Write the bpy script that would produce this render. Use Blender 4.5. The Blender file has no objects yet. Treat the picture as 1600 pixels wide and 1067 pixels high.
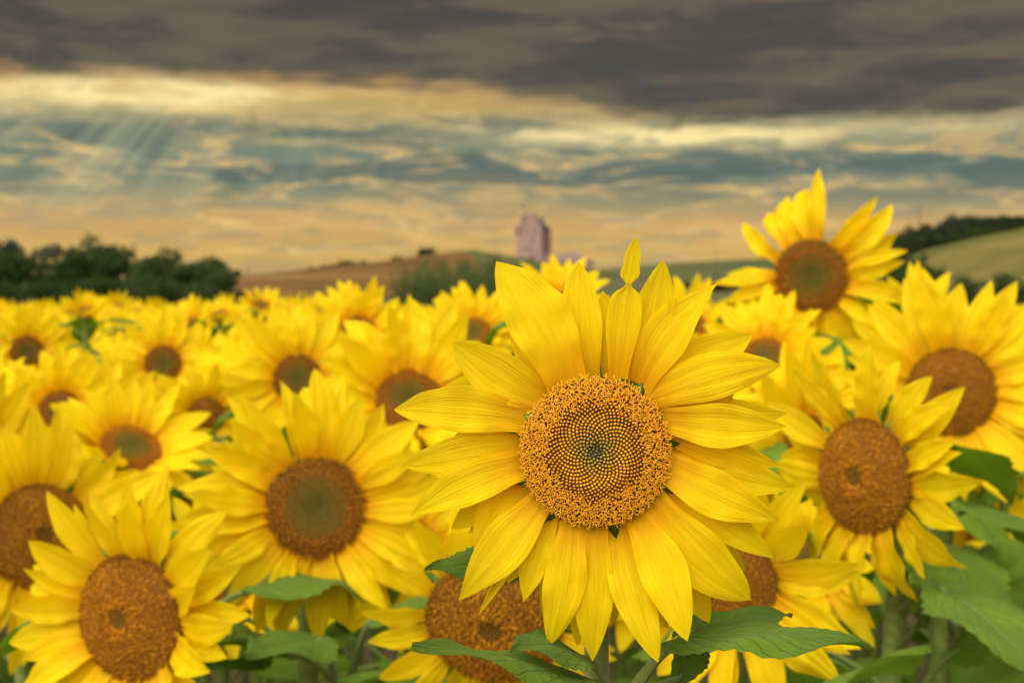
import bpy, math, random
import numpy as np
from mathutils import Vector, Matrix

random.seed(7)
rng = np.random.default_rng(7)
S = bpy.context.scene
COL = S.collection
R = math.radians

# ------------------------------------------------------------------ camera
FPX = 1600 * 50 / 36.0            # focal length in pixels of the 1600 px wide photograph
HOR = 445.0
CAM = Vector((0, 0, 1.75))
PITCH = math.atan((533.5 - HOR) / FPX)
D0 = 0.65                         # depth of the sharp flower
cam_d = bpy.data.cameras.new('camera')
cam_d.lens = 50; cam_d.sensor_width = 36; cam_d.clip_start = 0.05; cam_d.clip_end = 20000
cam_d.dof.use_dof = True
cam_d.dof.focus_distance = D0 * 1.004
cam_d.dof.aperture_fstop = 14.5
cam_o = bpy.data.objects.new('camera', cam_d); COL.objects.link(cam_o)
cam_o.location = CAM; cam_o.rotation_euler = (math.pi / 2 - PITCH, 0, 0)
S.camera = cam_o
_f = Vector((0, math.cos(PITCH), -math.sin(PITCH))); _u = Vector((0, math.sin(PITCH), math.cos(PITCH)))
def at(px, py, d):
    v = _f + Vector((1, 0, 0)) * ((px - 800) / FPX) + _u * ((533.5 - py) / FPX)
    return CAM + v * (d / v.y)
def proj(p):
    v = p - CAM
    z = v.dot(_f)
    return 800 + FPX * v.x / z, 533.5 - FPX * v.dot(_u) / z

# ------------------------------------------------------------------ exposure
EXPO = 2.25
S.view_settings.view_transform = 'Standard'
S.view_settings.look = 'None'
S.view_settings.exposure = EXPO
S.view_settings.gamma = 1
S.view_settings.use_curve_mapping = False
S.cycles.use_denoising = True
S.cycles.max_bounces = 8
S.cycles.transparent_max_bounces = 8

# ------------------------------------------------------------------ sun
SUN_EL, SUN_AZ = 52, 205           # degrees; azimuth clockwise from +Y (view direction)
sun_d = bpy.data.lights.new('sun', 'SUN')
sun_d.energy = 1.5; sun_d.angle = R(95); sun_d.color = (1.0, 0.95, 0.86)
sun_o = bpy.data.objects.new('sun', sun_d); COL.objects.link(sun_o)
sdir = Vector((math.sin(R(SUN_AZ)) * math.cos(R(SUN_EL)), math.cos(R(SUN_AZ)) * math.cos(R(SUN_EL)), math.sin(R(SUN_EL))))
sun_o.rotation_euler = sdir.to_track_quat('Z', 'Y').to_euler()
sun_o.location = sdir * 50

# ------------------------------------------------------------------ node helpers
def lin(*c):
    return tuple(((x / 255) / 12.92 if x <= 10 else (((x / 255) + .055) / 1.055) ** 2.4) for x in c)
class N:
    """tiny node-graph writer"""
    def __init__(s, tree): s.t = tree; s.n = tree.nodes; s.l = tree.links
    def put(s, inp, v):
        if isinstance(v, bpy.types.NodeSocket): s.l.new(v, inp)
        else:
            try: inp.default_value = v
            except Exception: inp.default_value = (*v, 1)
    def m(s, op, a, b=0.0, c=0.0, clamp=False):
        n = s.n.new('ShaderNodeMath'); n.operation = op; n.use_clamp = clamp
        for i, v in enumerate((a, b, c)): s.put(n.inputs[i], v)
        return n.outputs[0]
    def add(s, a, b): return s.m('ADD', a, b)
    def mul(s, a, b): return s.m('MULTIPLY', a, b)
    def sub(s, a, b): return s.m('SUBTRACT', a, b)
    def sstep(s, a, b, x):
        n = s.n.new('ShaderNodeMapRange'); n.interpolation_type = 'SMOOTHSTEP'
        s.put(n.inputs[0], x); s.put(n.inputs[1], a); s.put(n.inputs[2], b); n.inputs[3].default_value = 0; n.inputs[4].default_value = 1
        return n.outputs[0]
    def vec(s, x, y, z):
        n = s.n.new('ShaderNodeCombineXYZ')
        for i, v in enumerate((x, y, z)): s.put(n.inputs[i], v)
        return n.outputs[0]
    def noise(s, v, scale=1.0, detail=4.0, rough=.5, dist=0.0, col=False):
        n = s.n.new('ShaderNodeTexNoise')
        if v is not None: s.l.new(v, n.inputs['Vector'])
        n.inputs['Scale'].default_value = scale; n.inputs['Detail'].default_value = detail
        n.inputs['Roughness'].default_value = rough; n.inputs['Distortion'].default_value = dist
        return n.outputs['Color' if col else 'Fac']
    def mix(s, f, a, b, mode='MIX'):
        n = s.n.new('ShaderNodeMix'); n.data_type = 'RGBA'; n.blend_type = mode
        s.put(n.inputs[0], f)
        for sock, v in ((n.inputs[6], a), (n.inputs[7], b)):
            if isinstance(v, bpy.types.NodeSocket): s.l.new(v, sock)
            else: sock.default_value = (*v[:3], 1)
        return n.outputs[2]
    def ramp(s, f, stops, interp='LINEAR'):
        n = s.n.new('ShaderNodeValToRGB'); n.color_ramp.interpolation = interp
        s.put(n.inputs[0], f)
        e = n.color_ramp.elements
        while len(e) < len(stops): e.new(.5)
        for el, (p, c) in zip(e, stops): el.position = p; el.color = (*c[:3], 1)
        return n.outputs[0]
    def attr(s, name, out='Fac'):
        n = s.n.new('ShaderNodeAttribute'); n.attribute_name = name; return n.outputs[out]

# ------------------------------------------------------------------ world: cloudy evening sky
W = bpy.data.worlds.new('World'); S.world = W; W.use_nodes = True
W.node_tree.nodes.clear(); g = N(W.node_tree)
tc = g.n.new('ShaderNodeTexCoord'); sep = g.n.new('ShaderNodeSeparateXYZ'); g.l.new(tc.outputs['Generated'], sep.inputs[0])
x, y, z = sep.outputs
hh = g.m('SQRT', g.add(g.mul(x, x), g.add(g.mul(y, y), 1e-4)))
v = g.m('DIVIDE', z, hh)                              # tangent of the elevation
v = g.m('MAXIMUM', v, 0.0)
vs = g.m('MINIMUM', v, 1.6)
az = g.m('ARCTAN2', x, y)
sv = g.vec(g.mul(x, 5.0), g.mul(y, 5.0), g.mul(vs, 42.0))
n1 = g.noise(sv, 1.0, 6, .55)
sv2 = g.vec(g.mul(x, 15.0), g.mul(y, 15.0), g.mul(vs, 105.0))
n2 = g.noise(sv2, 1.0, 7, .58, .4)
sv3 = g.vec(g.add(g.mul(x, 5.0), 3.7), g.mul(y, 5.0), g.mul(vs, 56.0))
n3 = g.noise(sv3, 1.0, 6, .55, .3)
sv4 = g.vec(g.add(g.mul(x, 19.0), 9.1), g.mul(y, 19.0), g.mul(vs, 60.0))
n4 = g.noise(sv4, 1.0, 8, .62, .6)
vw = g.add(v, g.add(g.mul(g.sub(n1, .5), .030), g.mul(g.sub(n2, .5), .016)))
# heavy upper deck with a ragged lower edge that dips towards the right
edge = g.sub(.1385, g.mul(g.sstep(-.10, .16, az), .030))
vt = g.add(v, g.add(g.mul(g.sub(n2, .5), .020), g.mul(g.sub(n4, .5), .032)))
T = g.sstep(g.sub(edge, .007), g.add(edge, .012), vt)
sv5 = g.vec(g.add(g.mul(x, 9.0), 5.3), g.mul(y, 9.0), g.mul(vs, 48.0))
n5 = g.noise(sv5, 1.0, 8, .6, .5)
deck = g.mix(g.sstep(.42, .58, g.add(g.mul(n1, .35), g.mul(n5, .65))), lin(102, 90, 69), lin(74, 68, 56))
deck = g.mix(g.mul(g.sstep(.50, .60, g.add(g.mul(n5, .6), g.mul(n4, .4))), .40), deck, lin(63, 60, 53))
deck = g.mix(g.mul(g.sstep(.5, .75, n4), .35), deck, lin(118, 103, 78))
# layered lower sky
low = g.ramp(g.m('MULTIPLY', vw, 5.0, clamp=True), [
    (0.0, lin(218, 172, 92)), (.13, lin(206, 168, 92)), (.21, lin(204, 162, 96)), (.275, lin(164, 148, 104)),
    (.34, lin(114, 124, 104)), (.44, lin(112, 126, 108)), (.52, lin(136, 138, 104)), (.60, lin(180, 156, 92)),
    (.66, lin(196, 156, 86)), (.76, lin(186, 142, 74))])
streak = g.mul(g.sstep(.50, .58, n3), g.sstep(.38, .55, n4))
low = g.mix(g.mul(streak, .55), low, lin(226, 184, 112))
patch = g.mul(g.sstep(.49, .54, g.add(g.mul(n1, .6), g.mul(n5, .4))), g.mul(g.sstep(.05, .075, v), g.sub(1.0, g.sstep(.11, .13, v))))
low = g.mix(g.mul(patch, .8), low, lin(78, 97, 92))
wisp = g.mul(g.sstep(.5, .58, n2), g.sub(1.0, g.sstep(.05, .08, v)))
low = g.mix(g.mul(wisp, .40), low, lin(150, 144, 116))
def rim(n_, c0, w_):
    q = g.m('DIVIDE', g.sub(n_, c0), w_); return g.m('EXPONENT', g.mul(g.mul(q, q), -1.0))
rm = g.mul(g.add(rim(g.add(g.mul(n1, .6), g.mul(n5, .4)), .485, .012), rim(n3, .50, .012)), g.sstep(.42, .6, n4))
low = g.mix(g.m('MULTIPLY', rm, .55, clamp=True), low, lin(240, 196, 120))
# gaps where the low sun breaks through
def gap(a0, v0, wa, wv):
    da = g.m('DIVIDE', g.sub(az, a0), wa); dv = g.m('DIVIDE', g.sub(vw, v0), wv)
    q = g.add(g.mul(da, da), g.mul(dv, dv))
    return g.m('EXPONENT', g.mul(q, -1.0))
br = g.add(gap(-.25, .130, .11, .010), g.add(g.mul(gap(.13, .106, .12, .009), 1.3), g.add(g.mul(gap(.34, .112, .12, .009), .6), g.mul(gap(-.40, .113, .09, .006), .5))))
br = g.mul(br, g.add(.45, g.mul(g.sstep(.35, .65, n4), 1.1)))
low = g.mix(g.m('MULTIPLY', br, 1.0, clamp=True), low, lin(255, 232, 160))
# shafts of light fanning down from the left gap
ta = g.m('ARCTAN2', g.sub(az, -.10), g.sub(.30, v))
shaft = g.noise(g.vec(g.mul(ta, 16.0), 0.3, 0.7), 1.0, 3, .6)
sh = g.mul(g.sstep(.40, .8, shaft), g.mul(g.sstep(.03, .075, v), g.sub(1.0, g.sstep(.115, .14, v))))
shw = g.m('EXPONENT', g.mul(g.mul(g.m('DIVIDE', g.add(az, .30), .13), g.m('DIVIDE', g.add(az, .30), .13)), -1.0))
low = g.mix(g.mul(g.mul(sh, shw), .45), low, lin(206, 200, 150))
skyc = g.mix(T, low, deck)
nish = g.n.new('ShaderNodeTexSky'); nish.sky_type = 'NISHITA'; nish.sun_disc = False
nish.sun_elevation = R(SUN_EL); nish.sun_rotation = R(SUN_AZ)
bg = g.n.new('ShaderNodeBackground'); g.put(bg.inputs[0], skyc); bg.inputs[1].default_value = 2 ** -EXPO
bg2 = g.n.new('ShaderNodeBackground'); g.l.new(nish.outputs[0], bg2.inputs[0]); bg2.inputs[1].default_value = 0.05
mx = g.n.new('ShaderNodeMixShader'); mx.inputs[0].default_value = 0.02
g.l.new(bg.outputs[0], mx.inputs[1]); g.l.new(bg2.outputs[0], mx.inputs[2])
out = g.n.new('ShaderNodeOutputWorld'); g.l.new(mx.outputs[0], out.inputs[0])

# ------------------------------------------------------------------ object helpers
def tag(o, label=None, cat=None, group=None, kind=None):
    if label: o['label'] = label
    if cat: o['category'] = cat
    if group: o['group'] = group
    if kind: o['kind'] = kind
    return o
def empty(name, loc=(0, 0, 0), rz=0.0):
    o = bpy.data.objects.new(name, None); COL.objects.link(o)
    o.location = loc; o.rotation_euler = (0, 0, rz); o.empty_display_size = .05
    return o
def link(name, me, parent=None, mat=None):
    if mat is not None and not me.materials: me.materials.append(mat)
    o = bpy.data.objects.new(name, me); COL.objects.link(o)
    if parent is not None: o.parent = parent
    return o
def copy_tree(o, parent=None):
    c = o.copy(); COL.objects.link(c); c.parent = parent
    for ch in o.children: copy_tree(ch, c)
    return c
class MB:
    """collects vertices / faces (+ per-vertex colour, uv) for one mesh"""
    def __init__(s): s.v = []; s.f = []; s.c = []; s.uv = []; s.nv = 0
    def add(s, v, f, c=None, uv=None):
        v = np.asarray(v, float); s.v.append(v)
        s.f += [tuple(i + s.nv for i in q) for q in f]
        s.c.append(np.tile(np.asarray(c if c is not None else (1, 1, 1), float), (len(v), 1)) if (c is None or np.ndim(c) == 1) else np.asarray(c, float))
        s.uv.append(np.zeros((len(v), 2)) if uv is None else np.asarray(uv, float))
        s.nv += len(v)
    def box(s, x0, x1, y0, y1, z0, z1, **k):
        s.add([(x0, y0, z0), (x1, y0, z0), (x1, y1, z0), (x0, y1, z0), (x0, y0, z1), (x1, y0, z1), (x1, y1, z1), (x0, y1, z1)],
              [(0, 3, 2, 1), (4, 5, 6, 7), (0, 1, 5, 4), (1, 2, 6, 5), (2, 3, 7, 6), (3, 0, 4, 7)], **k)
    def tube(s, pts, rads, n=8, cap=True, c=None):
        pts = [Vector(p) for p in pts]; vs = []; fs = []
        t0 = (pts[1] - pts[0]).normalized()
        ref = Vector((1, 0, 0)) if abs(t0.x) < .8 else Vector((0, 1, 0))
        for i, p in enumerate(pts):
            t = (pts[min(i + 1, len(pts) - 1)] - pts[max(i - 1, 0)]).normalized()
            a = (ref - t * ref.dot(t)).normalized(); b = t.cross(a); ref = a
            for k in range(n):
                w = 2 * math.pi * k / n
                vs.append(p + (a * math.cos(w) + b * math.sin(w)) * rads[i])
        for i in range(len(pts) - 1):
            for k in range(n):
                fs.append((i * n + k, i * n + (k + 1) % n, (i + 1) * n + (k + 1) % n, (i + 1) * n + k))
        if cap:
            fs.append(tuple(range(n))[::-1]); fs.append(tuple((len(pts) - 1) * n + k for k in range(n)))
        uv = [((k % n) / n, k // n * .1) for k in range(len(vs))]
        s.add([tuple(q) for q in vs], fs, c=c, uv=uv)
    def mesh(s, name, mat=None, smooth=True):
        me = bpy.data.meshes.new(name)
        V = np.concatenate(s.v); Cc = np.concatenate(s.c); U = np.concatenate(s.uv)
        me.from_pydata(V.tolist(), [], s.f)
        ca = me.color_attributes.new('col', 'FLOAT_COLOR', 'POINT')
        ca.data.foreach_set('color', np.concatenate([Cc, np.ones((len(Cc), 1))], 1).astype(np.float32).ravel())
        ul = me.uv_layers.new(name='uv')
        idx = np.empty(len(me.loops), np.int32); me.loops.foreach_get('vertex_index', idx)
        ul.data.foreach_set('uv', U[idx].astype(np.float32).ravel())
        if smooth: me.polygons.foreach_set('use_smooth', np.ones(len(me.polygons), bool))
        if mat is not None: me.materials.append(mat)
        me.update()
        return me
def grid_faces(n, m):
    return [(i * m + j, i * m + j + 1, (i + 1) * m + j + 1, (i + 1) * m + j) for i in range(n - 1) for j in range(m - 1)]
def sm(a, b, x):
    t = np.clip((np.asarray(x, float) - a) / (b - a), 0, 1); return t * t * (3 - 2 * t)

# ------------------------------------------------------------------ materials
def mat(name):
    m = bpy.data.materials.new(name); m.use_nodes = True; m.node_tree.nodes.clear(); return m, N(m.node_tree)
def finish(g, col, rough=.6, spec=.3, bump=None, bump_s=.3, bump_d=.01, trans=0.0, trans_col=None, sheen=0.0):
    p = g.n.new('ShaderNodeBsdfPrincipled'); g.put(p.inputs['Base Color'], col)
    g.put(p.inputs['Roughness'], rough); p.inputs['Specular IOR Level'].default_value = spec
    if sheen: p.inputs['Sheen Weight'].default_value = sheen
    o = g.n.new('ShaderNodeOutputMaterial')
    if bump is not None:
        b = g.n.new('ShaderNodeBump'); b.inputs['Strength'].default_value = bump_s; b.inputs['Distance'].default_value = bump_d
        g.l.new(bump, b.inputs['Height']); g.l.new(b.outputs[0], p.inputs['Normal'])
    if trans:
        t = g.n.new('ShaderNodeBsdfTranslucent'); g.put(t.inputs[0], trans_col if trans_col is not None else col)
        mxs = g.n.new('ShaderNodeMixShader'); mxs.inputs[0].default_value = trans
        g.l.new(p.outputs[0], mxs.inputs[1]); g.l.new(t.outputs[0], mxs.inputs[2]); g.l.new(mxs.outputs[0], o.inputs[0])
    else: g.l.new(p.outputs[0], o.inputs[0])
def uvnodes(g):
    u = g.n.new('ShaderNodeUVMap'); u.uv_map = 'uv'
    s = g.n.new('ShaderNodeSeparateXYZ'); g.l.new(u.outputs[0], s.inputs[0]); return s.outputs[0], s.outputs[1]
def objrand(g): return g.n.new('ShaderNodeObjectInfo').outputs['Random']

def make_petal_mat():
    m, g = mat('petal_yellow')
    u, vv = uvnodes(g); rnd = objrand(g)
    vein = g.noise(g.vec(g.mul(u, 15.0), g.mul(vv, 1.2), g.mul(rnd, 40.0)), 1.0, 3, .6)
    fine = g.noise(g.vec(g.mul(u, 46.0), g.mul(vv, 2.0), g.mul(rnd, 17.0)), 1.0, 2, .5)
    blot = g.noise(g.vec(g.mul(u, 1.6), g.mul(vv, 2.6), g.mul(rnd, 60.0)), 1.0, 3, .55)
    c = g.mix(g.sstep(.0, .42, vv), (.84, .40, .002), (.91, .70, .003))
    c = g.mix(g.mul(g.sstep(.42, .62, vein), .30), c, (.84, .46, .002))
    c = g.mix(g.mul(g.sstep(.45, .7, blot), .25), c, (.93, .70, .006))
    c = g.mix(g.mul(rnd, .18), c, (.86, .52, .002))
    h = g.add(g.mul(vein, 1.0), g.mul(fine, .35))
    finish(g, c, rough=.55, spec=.12, bump=h, bump_s=.65, bump_d=.0015, trans=.46, trans_col=g.mix(.35, c, (.92, .60, .0)))
    return m
M = {}
M['petal'] = make_petal_mat()
def make_leaf_mat():
    m, g = mat('sunflower_leaf')
    u, vv = uvnodes(g); rnd = objrand(g)
    au = g.m('ABSOLUTE', u)
    # side veins run forward from the midrib
    ph = g.sub(g.mul(vv, 9.0), g.mul(au, 3.6))
    sv = g.m('ABSOLUTE', g.sub(g.m('FRACT', ph), .5))
    side = g.sub(1.0, g.sstep(.0, .09, sv)); mid = g.sub(1.0, g.sstep(.0, .05, au))
    vein = g.m('MAXIMUM', g.mul(side, .6), mid)
    n = g.noise(g.vec(g.mul(u, 5), g.mul(vv, 6), g.mul(rnd, 30)), 1.0, 6, .6)
    fine = g.noise(g.vec(g.mul(u, 40), g.mul(vv, 46), g.mul(rnd, 30)), 1.0, 3, .6)
    c = g.mix(n, (.085, .165, .005), (.165, .275, .009))
    c = g.mix(g.mul(rnd, .4), c, (.075, .14, .02))
    blot = g.noise(g.vec(g.mul(u, 2.2), g.mul(vv, 3.0), g.mul(rnd, 71)), 1.0, 4, .6)
    c = g.mix(g.mul(g.sstep(.5, .75, blot), .5), c, (.17, .25, .018))
    spot = g.noise(g.vec(g.mul(u, 9), g.mul(vv, 11), g.mul(rnd, 19)), 1.0, 2, .5)
    c = g.mix(g.mul(g.sstep(.70, .76, spot), .7), c, (.16, .11, .03))
    c = g.mix(g.mul(vein, .55), c, (.24, .36, .10))
    h = g.add(g.mul(vein, -.8), g.add(g.mul(n, .8), g.mul(fine, .35)))
    finish(g, c, rough=.5, spec=.18, bump=h, bump_s=.8, bump_d=.005, trans=.25, trans_col=(.20, .38, .008), sheen=.05)
    return m
M['leaf'] = make_leaf_mat()
def simple(name, a, b, scale=20, rough=.7, spec=.2, bs=.3, bd=.01, coord='Object', trans=0, tcol=None, detail=5, sheen=0, stretch=(1, 1, 1)):
    m, g = mat(name)
    t = g.n.new('ShaderNodeTexCoord'); mp = g.n.new('ShaderNodeMapping'); mp.inputs['Scale'].default_value = stretch
    g.l.new(t.outputs[coord], mp.inputs[0])
    n = g.noise(mp.outputs[0], scale, detail, .6)
    c = g.mix(g.sstep(.3, .7, n), a, b)
    finish(g, c, rough, spec, bump=n, bump_s=bs, bump_d=bd, trans=trans, trans_col=tcol, sheen=sheen)
    return m
M['stem'] = simple('sunflower_stem', (.10, .15, .02), (.20, .25, .055), 90, .6, .2, .6, .002, sheen=.12)
M['bract'] = simple('bract_green', (.07, .17, .012), (.13, .27, .03), 60, .55, .3, .4, .002, trans=.2, tcol=(.15, .35, .01))
def vcol(name, rough=.7, spec=.15, mulr=0.0):
    m, g = mat(name)
    c = g.attr('col', 'Color')
    t = g.n.new('ShaderNodeTexCoord'); n = g.noise(t.outputs['Object'], 900, 2, .6)
    c = g.mix(.35, c, g.mix(n, (.35, .25, .12), (1, 1, 1)), 'MULTIPLY')
    finish(g, c, rough, spec)
    return m
M['floret'] = vcol('disc_florets')

# ------------------------------------------------------------------ terrain
gx = np.sort(np.concatenate([np.sinh(np.linspace(-1, 1, 171) * 5.2) / math.sinh(5.2) * 5000]))
gy = np.concatenate([np.linspace(-400, -20, 8), np.sinh(np.linspace(0, 1, 150) * 4.6) / math.sinh(4.6) * 6000 - 10])
def px2x(px, d): return (px - 800) / FPX * d
def py2z(py, d): return CAM.z + (HOR - py) / FPX * d
GX, GY = np.meshgrid(gx, gy)
def terr(X, Y):
    # broad ridge that carries the stubble field and the tower
    xs = [px2x(p, 560) for p in (-400, 100, 380, 470, 560, 620, 690, 745, 790, 830, 900, 960, 1060, 1200, 1700)]
    zs = [py2z(p, 560) for p in (440, 440, 437, 427, 417, 410, 400, 394, 402, 409, 420, 436, 441, 443, 444)]
    zc = np.interp(X, xs, zs) * sm(200, 560, Y) * (1 - sm(600, 1100, Y))
    # pasture hill on the right
    xr = [px2x(p, 360) for p in (1150, 1330, 1400, 1480, 1600, 1800, 2600)]
    zr = [py2z(p, 360) for p in (446, 430, 402, 383, 358, 335, 300)]
    zr_ = np.maximum(np.interp(X, xr, zr) - 0.0, 0) * sm(70, 360, Y) * (1 - sm(420, 900, Y)) * sm(40, 100, X)
    # far hills
    ZF = np.zeros_like(X)
    for (px, py, d, w) in ((1230, 404, 2200, 420), (1500, 415, 2400, 500), (900, 425, 2600, 500), (250, 434, 2400, 700), (-300, 425, 2600, 600), (2200, 400, 2600, 700)):
        ZF = np.maximum(ZF, py2z(py, d) * np.exp(-((X - px2x(px, d)) / w) ** 2 - ((Y - d) / 420) ** 2))
    und = .35 * np.sin(X * .021 + 1) * np.sin(Y * .017) * sm(60, 200, Y)
    return zc + zr_ + ZF + und
GZ = terr(GX, GY)
def ground(px, py):
    i = np.clip(np.searchsorted(gx, px) - 1, 0, len(gx) - 2); j = np.clip(np.searchsorted(gy, py) - 1, 0, len(gy) - 2)
    tx = (px - gx[i]) / (gx[i + 1] - gx[i]); ty = (py - gy[j]) / (gy[j + 1] - gy[j])
    return (GZ[j, i] * (1 - tx) + GZ[j, i + 1] * tx) * (1 - ty) + (GZ[j + 1, i] * (1 - tx) + GZ[j + 1, i + 1] * tx) * ty
def gz(x_, y_): return float(ground(np.float64(x_), np.float64(y_)))

def make_ground_mat():
    m, g = mat('farmland')
    t = g.n.new('ShaderNodeTexCoord'); P = t.outputs['Object']
    big = g.noise(P, .004, 4, .5); med = g.noise(P, .05, 6, .6); fine = g.noise(P, 1.2, 6, .65)
    c = g.mix(g.sstep(.35, .65, big), (.055, .085, .022), (.12, .105, .045))
    c = g.mix(g.mul(med, .6), c, (.075, .07, .03))
    # bare soil between the sunflower rows
    s = g.n.new('ShaderNodeSeparateXYZ'); g.l.new(P, s.inputs[0])
    near = g.sub(1.0, g.sstep(18, 20, s.outputs[1]))
    soil = g.mix(fine, (.07, .05, .03), (.15, .105, .065))
    c = g.mix(near, c, soil)
    finish(g, c, .95, .1, bump=g.add(fine, med), bump_s=.5, bump_d=.1)
    return m
b = MB(); b.add(np.stack([GX.ravel(), GY.ravel(), GZ.ravel()], 1), [q for q in grid_faces(len(gy), len(gx))])
tag(link('ground', b.mesh('ground', make_ground_mat())), kind='structure')

def patch_sheet(name, poly_rows, m, lift=.22, nx=90):
    """terrain-following sheet; rows = [(y, x_left, x_right)]"""
    b = MB(); ys = [r[0] for r in poly_rows]; Y = np.linspace(ys[0], ys[-1], 60)
    xl = np.interp(Y, ys, [r[1] for r in poly_rows]); xr = np.interp(Y, ys, [r[2] for r in poly_rows])
    V = []; U = []
    for k in range(60):
        X = np.linspace(xl[k], xr[k], nx); Z = ground(X, np.full(nx, Y[k])) + lift
        V.append(np.stack([X, np.full(nx, Y[k]), Z], 1)); U.append(np.stack([np.linspace(0, 1, nx), np.full(nx, k / 59)], 1))
    b.add(np.concatenate(V), grid_faces(60, nx), uv=np.concatenate(U))
    o = link(name, b.mesh(name, m)); tag(o, kind='structure'); return o
def stubble_mat():
    m, g = mat('stubble')
    t = g.n.new('ShaderNodeTexCoord'); P = t.outputs['Object']
    s = g.n.new('ShaderNodeSeparateXYZ'); g.l.new(P, s.inputs[0])
    wob = g.noise(P, .012, 3, .5)
    q = g.add(g.mul(s.outputs[1], .085), g.add(g.mul(s.outputs[0], .05), g.mul(wob, 9.0)))
    rows = g.noise(g.vec(q, g.mul(s.outputs[0], .006), 0.0), 1.0, 4, .6)
    fine = g.noise(P, .8, 5, .7); med = g.noise(P, .03, 5, .6)
    c = g.mix(g.sstep(.36, .62, rows), (.065, .034, .011), (.24, .135, .037))
    c = g.mix(g.mul(g.sstep(.4, .7, med), .5), c, (.22, .125, .045))
    c = g.mix(.5, c, g.mix(fine, (.4, .35, .3), (1.1, 1.05, 1.0)), 'MULTIPLY')
    finish(g, c, .95, .1, bump=g.add(rows, fine), bump_s=.6, bump_d=.3); return m
patch_sheet('stubble_field', [(215, -60, -6), (330, -85, -8), (430, -100, -10), (535, -112, -38)], stubble_mat())
def pasture_mat():
    m, g = mat('pasture_grass')
    t = g.n.new('ShaderNodeTexCoord'); P = t.outputs['Object']
    a = g.noise(P, .035, 6, .6); f = g.noise(P, .7, 5, .7)
    c = g.mix(g.sstep(.35, .65, a), (.10, .105, .022), (.19, .15, .045))
    c = g.mix(.5, c, g.mix(f, (.45, .45, .4), (1, 1, 1)), 'MULTIPLY')
    finish(g, c, .95, .1, bump=f, bump_s=.5, bump_d=.15); return m
M['pasture'] = pasture_mat()
patch_sheet('pasture', [(110, 42, 130), (250, 72, 190), (345, 98, 260)], M['pasture'])
patch_sheet('castle_green', [(380, -8, 30), (470, -14, 40), (575, -34, 60)], simple('castle_green_grass', (.055, .075, .018), (.10, .10, .03), .15, .95, .1, .5, .15))
M['track'] = simple('farm_track', (.23, .15, .07), (.32, .21, .10), .5, .95, .1, .4, .1)
patch_sheet('farm_track', [(168, 50, 52.6), (190, 58, 60.8), (212, 67, 70), (230, 77, 80), (246, 90, 93)], M['track'], lift=.34, nx=6)
patch_sheet('castle_road', [(500, -40, -34), (528, -34, -27), (552, -22, -15)], simple('road_tarmac', (.11, .10, .10), (.16, .145, .135), .6, .9, .15, .3, .05), lift=.40, nx=6)

# ------------------------------------------------------------------ sunflower pieces
def petal_mesh(name, W=.30, bend0=.25, bend=-.7, cup=.12, ridge=.02, twist=0.0, side=0.0, wav=.02, tip=1.0, pw=2.6, base=.42, pinch=None, n=20, m=11, seed=0):
    """unit petal: base at the origin, tip near +Y, front towards +Z"""
    rr = random.Random(seed); ph = rr.uniform(0, 6.28); fr = rr.uniform(4, 8)
    s = np.linspace(0, 1, n); t = np.linspace(-1, 1, m)
    ds = 1 / (n - 1); yy = [0.0]; zz = [0.0]; xx = [0.0]
    for i in range(1, n):
        a = bend0 + bend * s[i]; yy.append(yy[-1] + math.cos(a) * ds); zz.append(zz[-1] + math.sin(a) * ds)
        xx.append(side * s[i] ** 2)
    w = W / 2 * (base + (1 - base) * sm(0, .55, s)) * np.clip(1 - s ** pw, 0, 1) ** tip
    if pinch:
        p0, amt, tail = pinch
        w = w * (1 - amt * np.exp(-((s - p0) / .045) ** 2)); w = np.where(s > p0, np.maximum(w, W / 2 * tail * np.sin(np.clip((s - p0) / (1 - p0), 0, 1) * math.pi) ** .8), w)
    w[-1] = .0008
    V = []; U = []
    for i in range(n):
        tw = twist * s[i] ** 2.2
        a = bend0 + bend * s[i]; nrm = (-math.sin(a), math.cos(a))
        for j in range(m):
            lx = t[j] * w[i]
            lz = cup * (t[j] ** 2) * w[i] * 2 - cup * w[i] * .6 + ridge * W * math.cos(t[j] * 9.4 + .4) * min(1, 4 * (1 - s[i])) * min(1, s[i] * 6 + .3) \
                 + wav * abs(t[j]) ** 1.5 * math.sin(fr * s[i] * 3 + ph + (2.1 if t[j] > 0 else 0)) * (w[i] / (W / 2))
            cx = lx * math.cos(tw) - lz * math.sin(tw); cz = lx * math.sin(tw) + lz * math.cos(tw)
            V.append((xx[i] + cx, yy[i] + nrm[0] * cz, zz[i] + nrm[1] * cz)); U.append((t[j], s[i]))
    k = 1 / math.hypot(V[(n - 1) * m + m // 2][0], V[(n - 1) * m + m // 2][1])
    ang = math.atan2(V[(n - 1) * m + m // 2][0], V[(n - 1) * m + m // 2][1])
    V = np.array(V) * k; ca, sa = math.cos(ang), math.sin(ang)
    V = np.stack([V[:, 0] * ca - V[:, 1] * sa, V[:, 0] * sa + V[:, 1] * ca, V[:, 2]], 1)
    b = MB(); b.add(V, grid_faces(n, m), uv=U)
    return b.mesh(name, M['petal'])
PW = .30
rp = random.Random(3)
PET = [petal_mesh('petal_%d' % k, W=PW, bend0=rp.uniform(.1, .4), bend=rp.uniform(-.95, -.2), cup=rp.uniform(-.05, .28), ridge=rp.uniform(.018, .035),
                  twist=rp.uniform(-.5, .5), side=rp.uniform(-.12, .12), wav=rp.uniform(.008, .03), tip=rp.uniform(.8, 1.1), pw=rp.uniform(2.5, 3.8), base=rp.uniform(.42, .6), seed=k) for k in range(14)]
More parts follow.
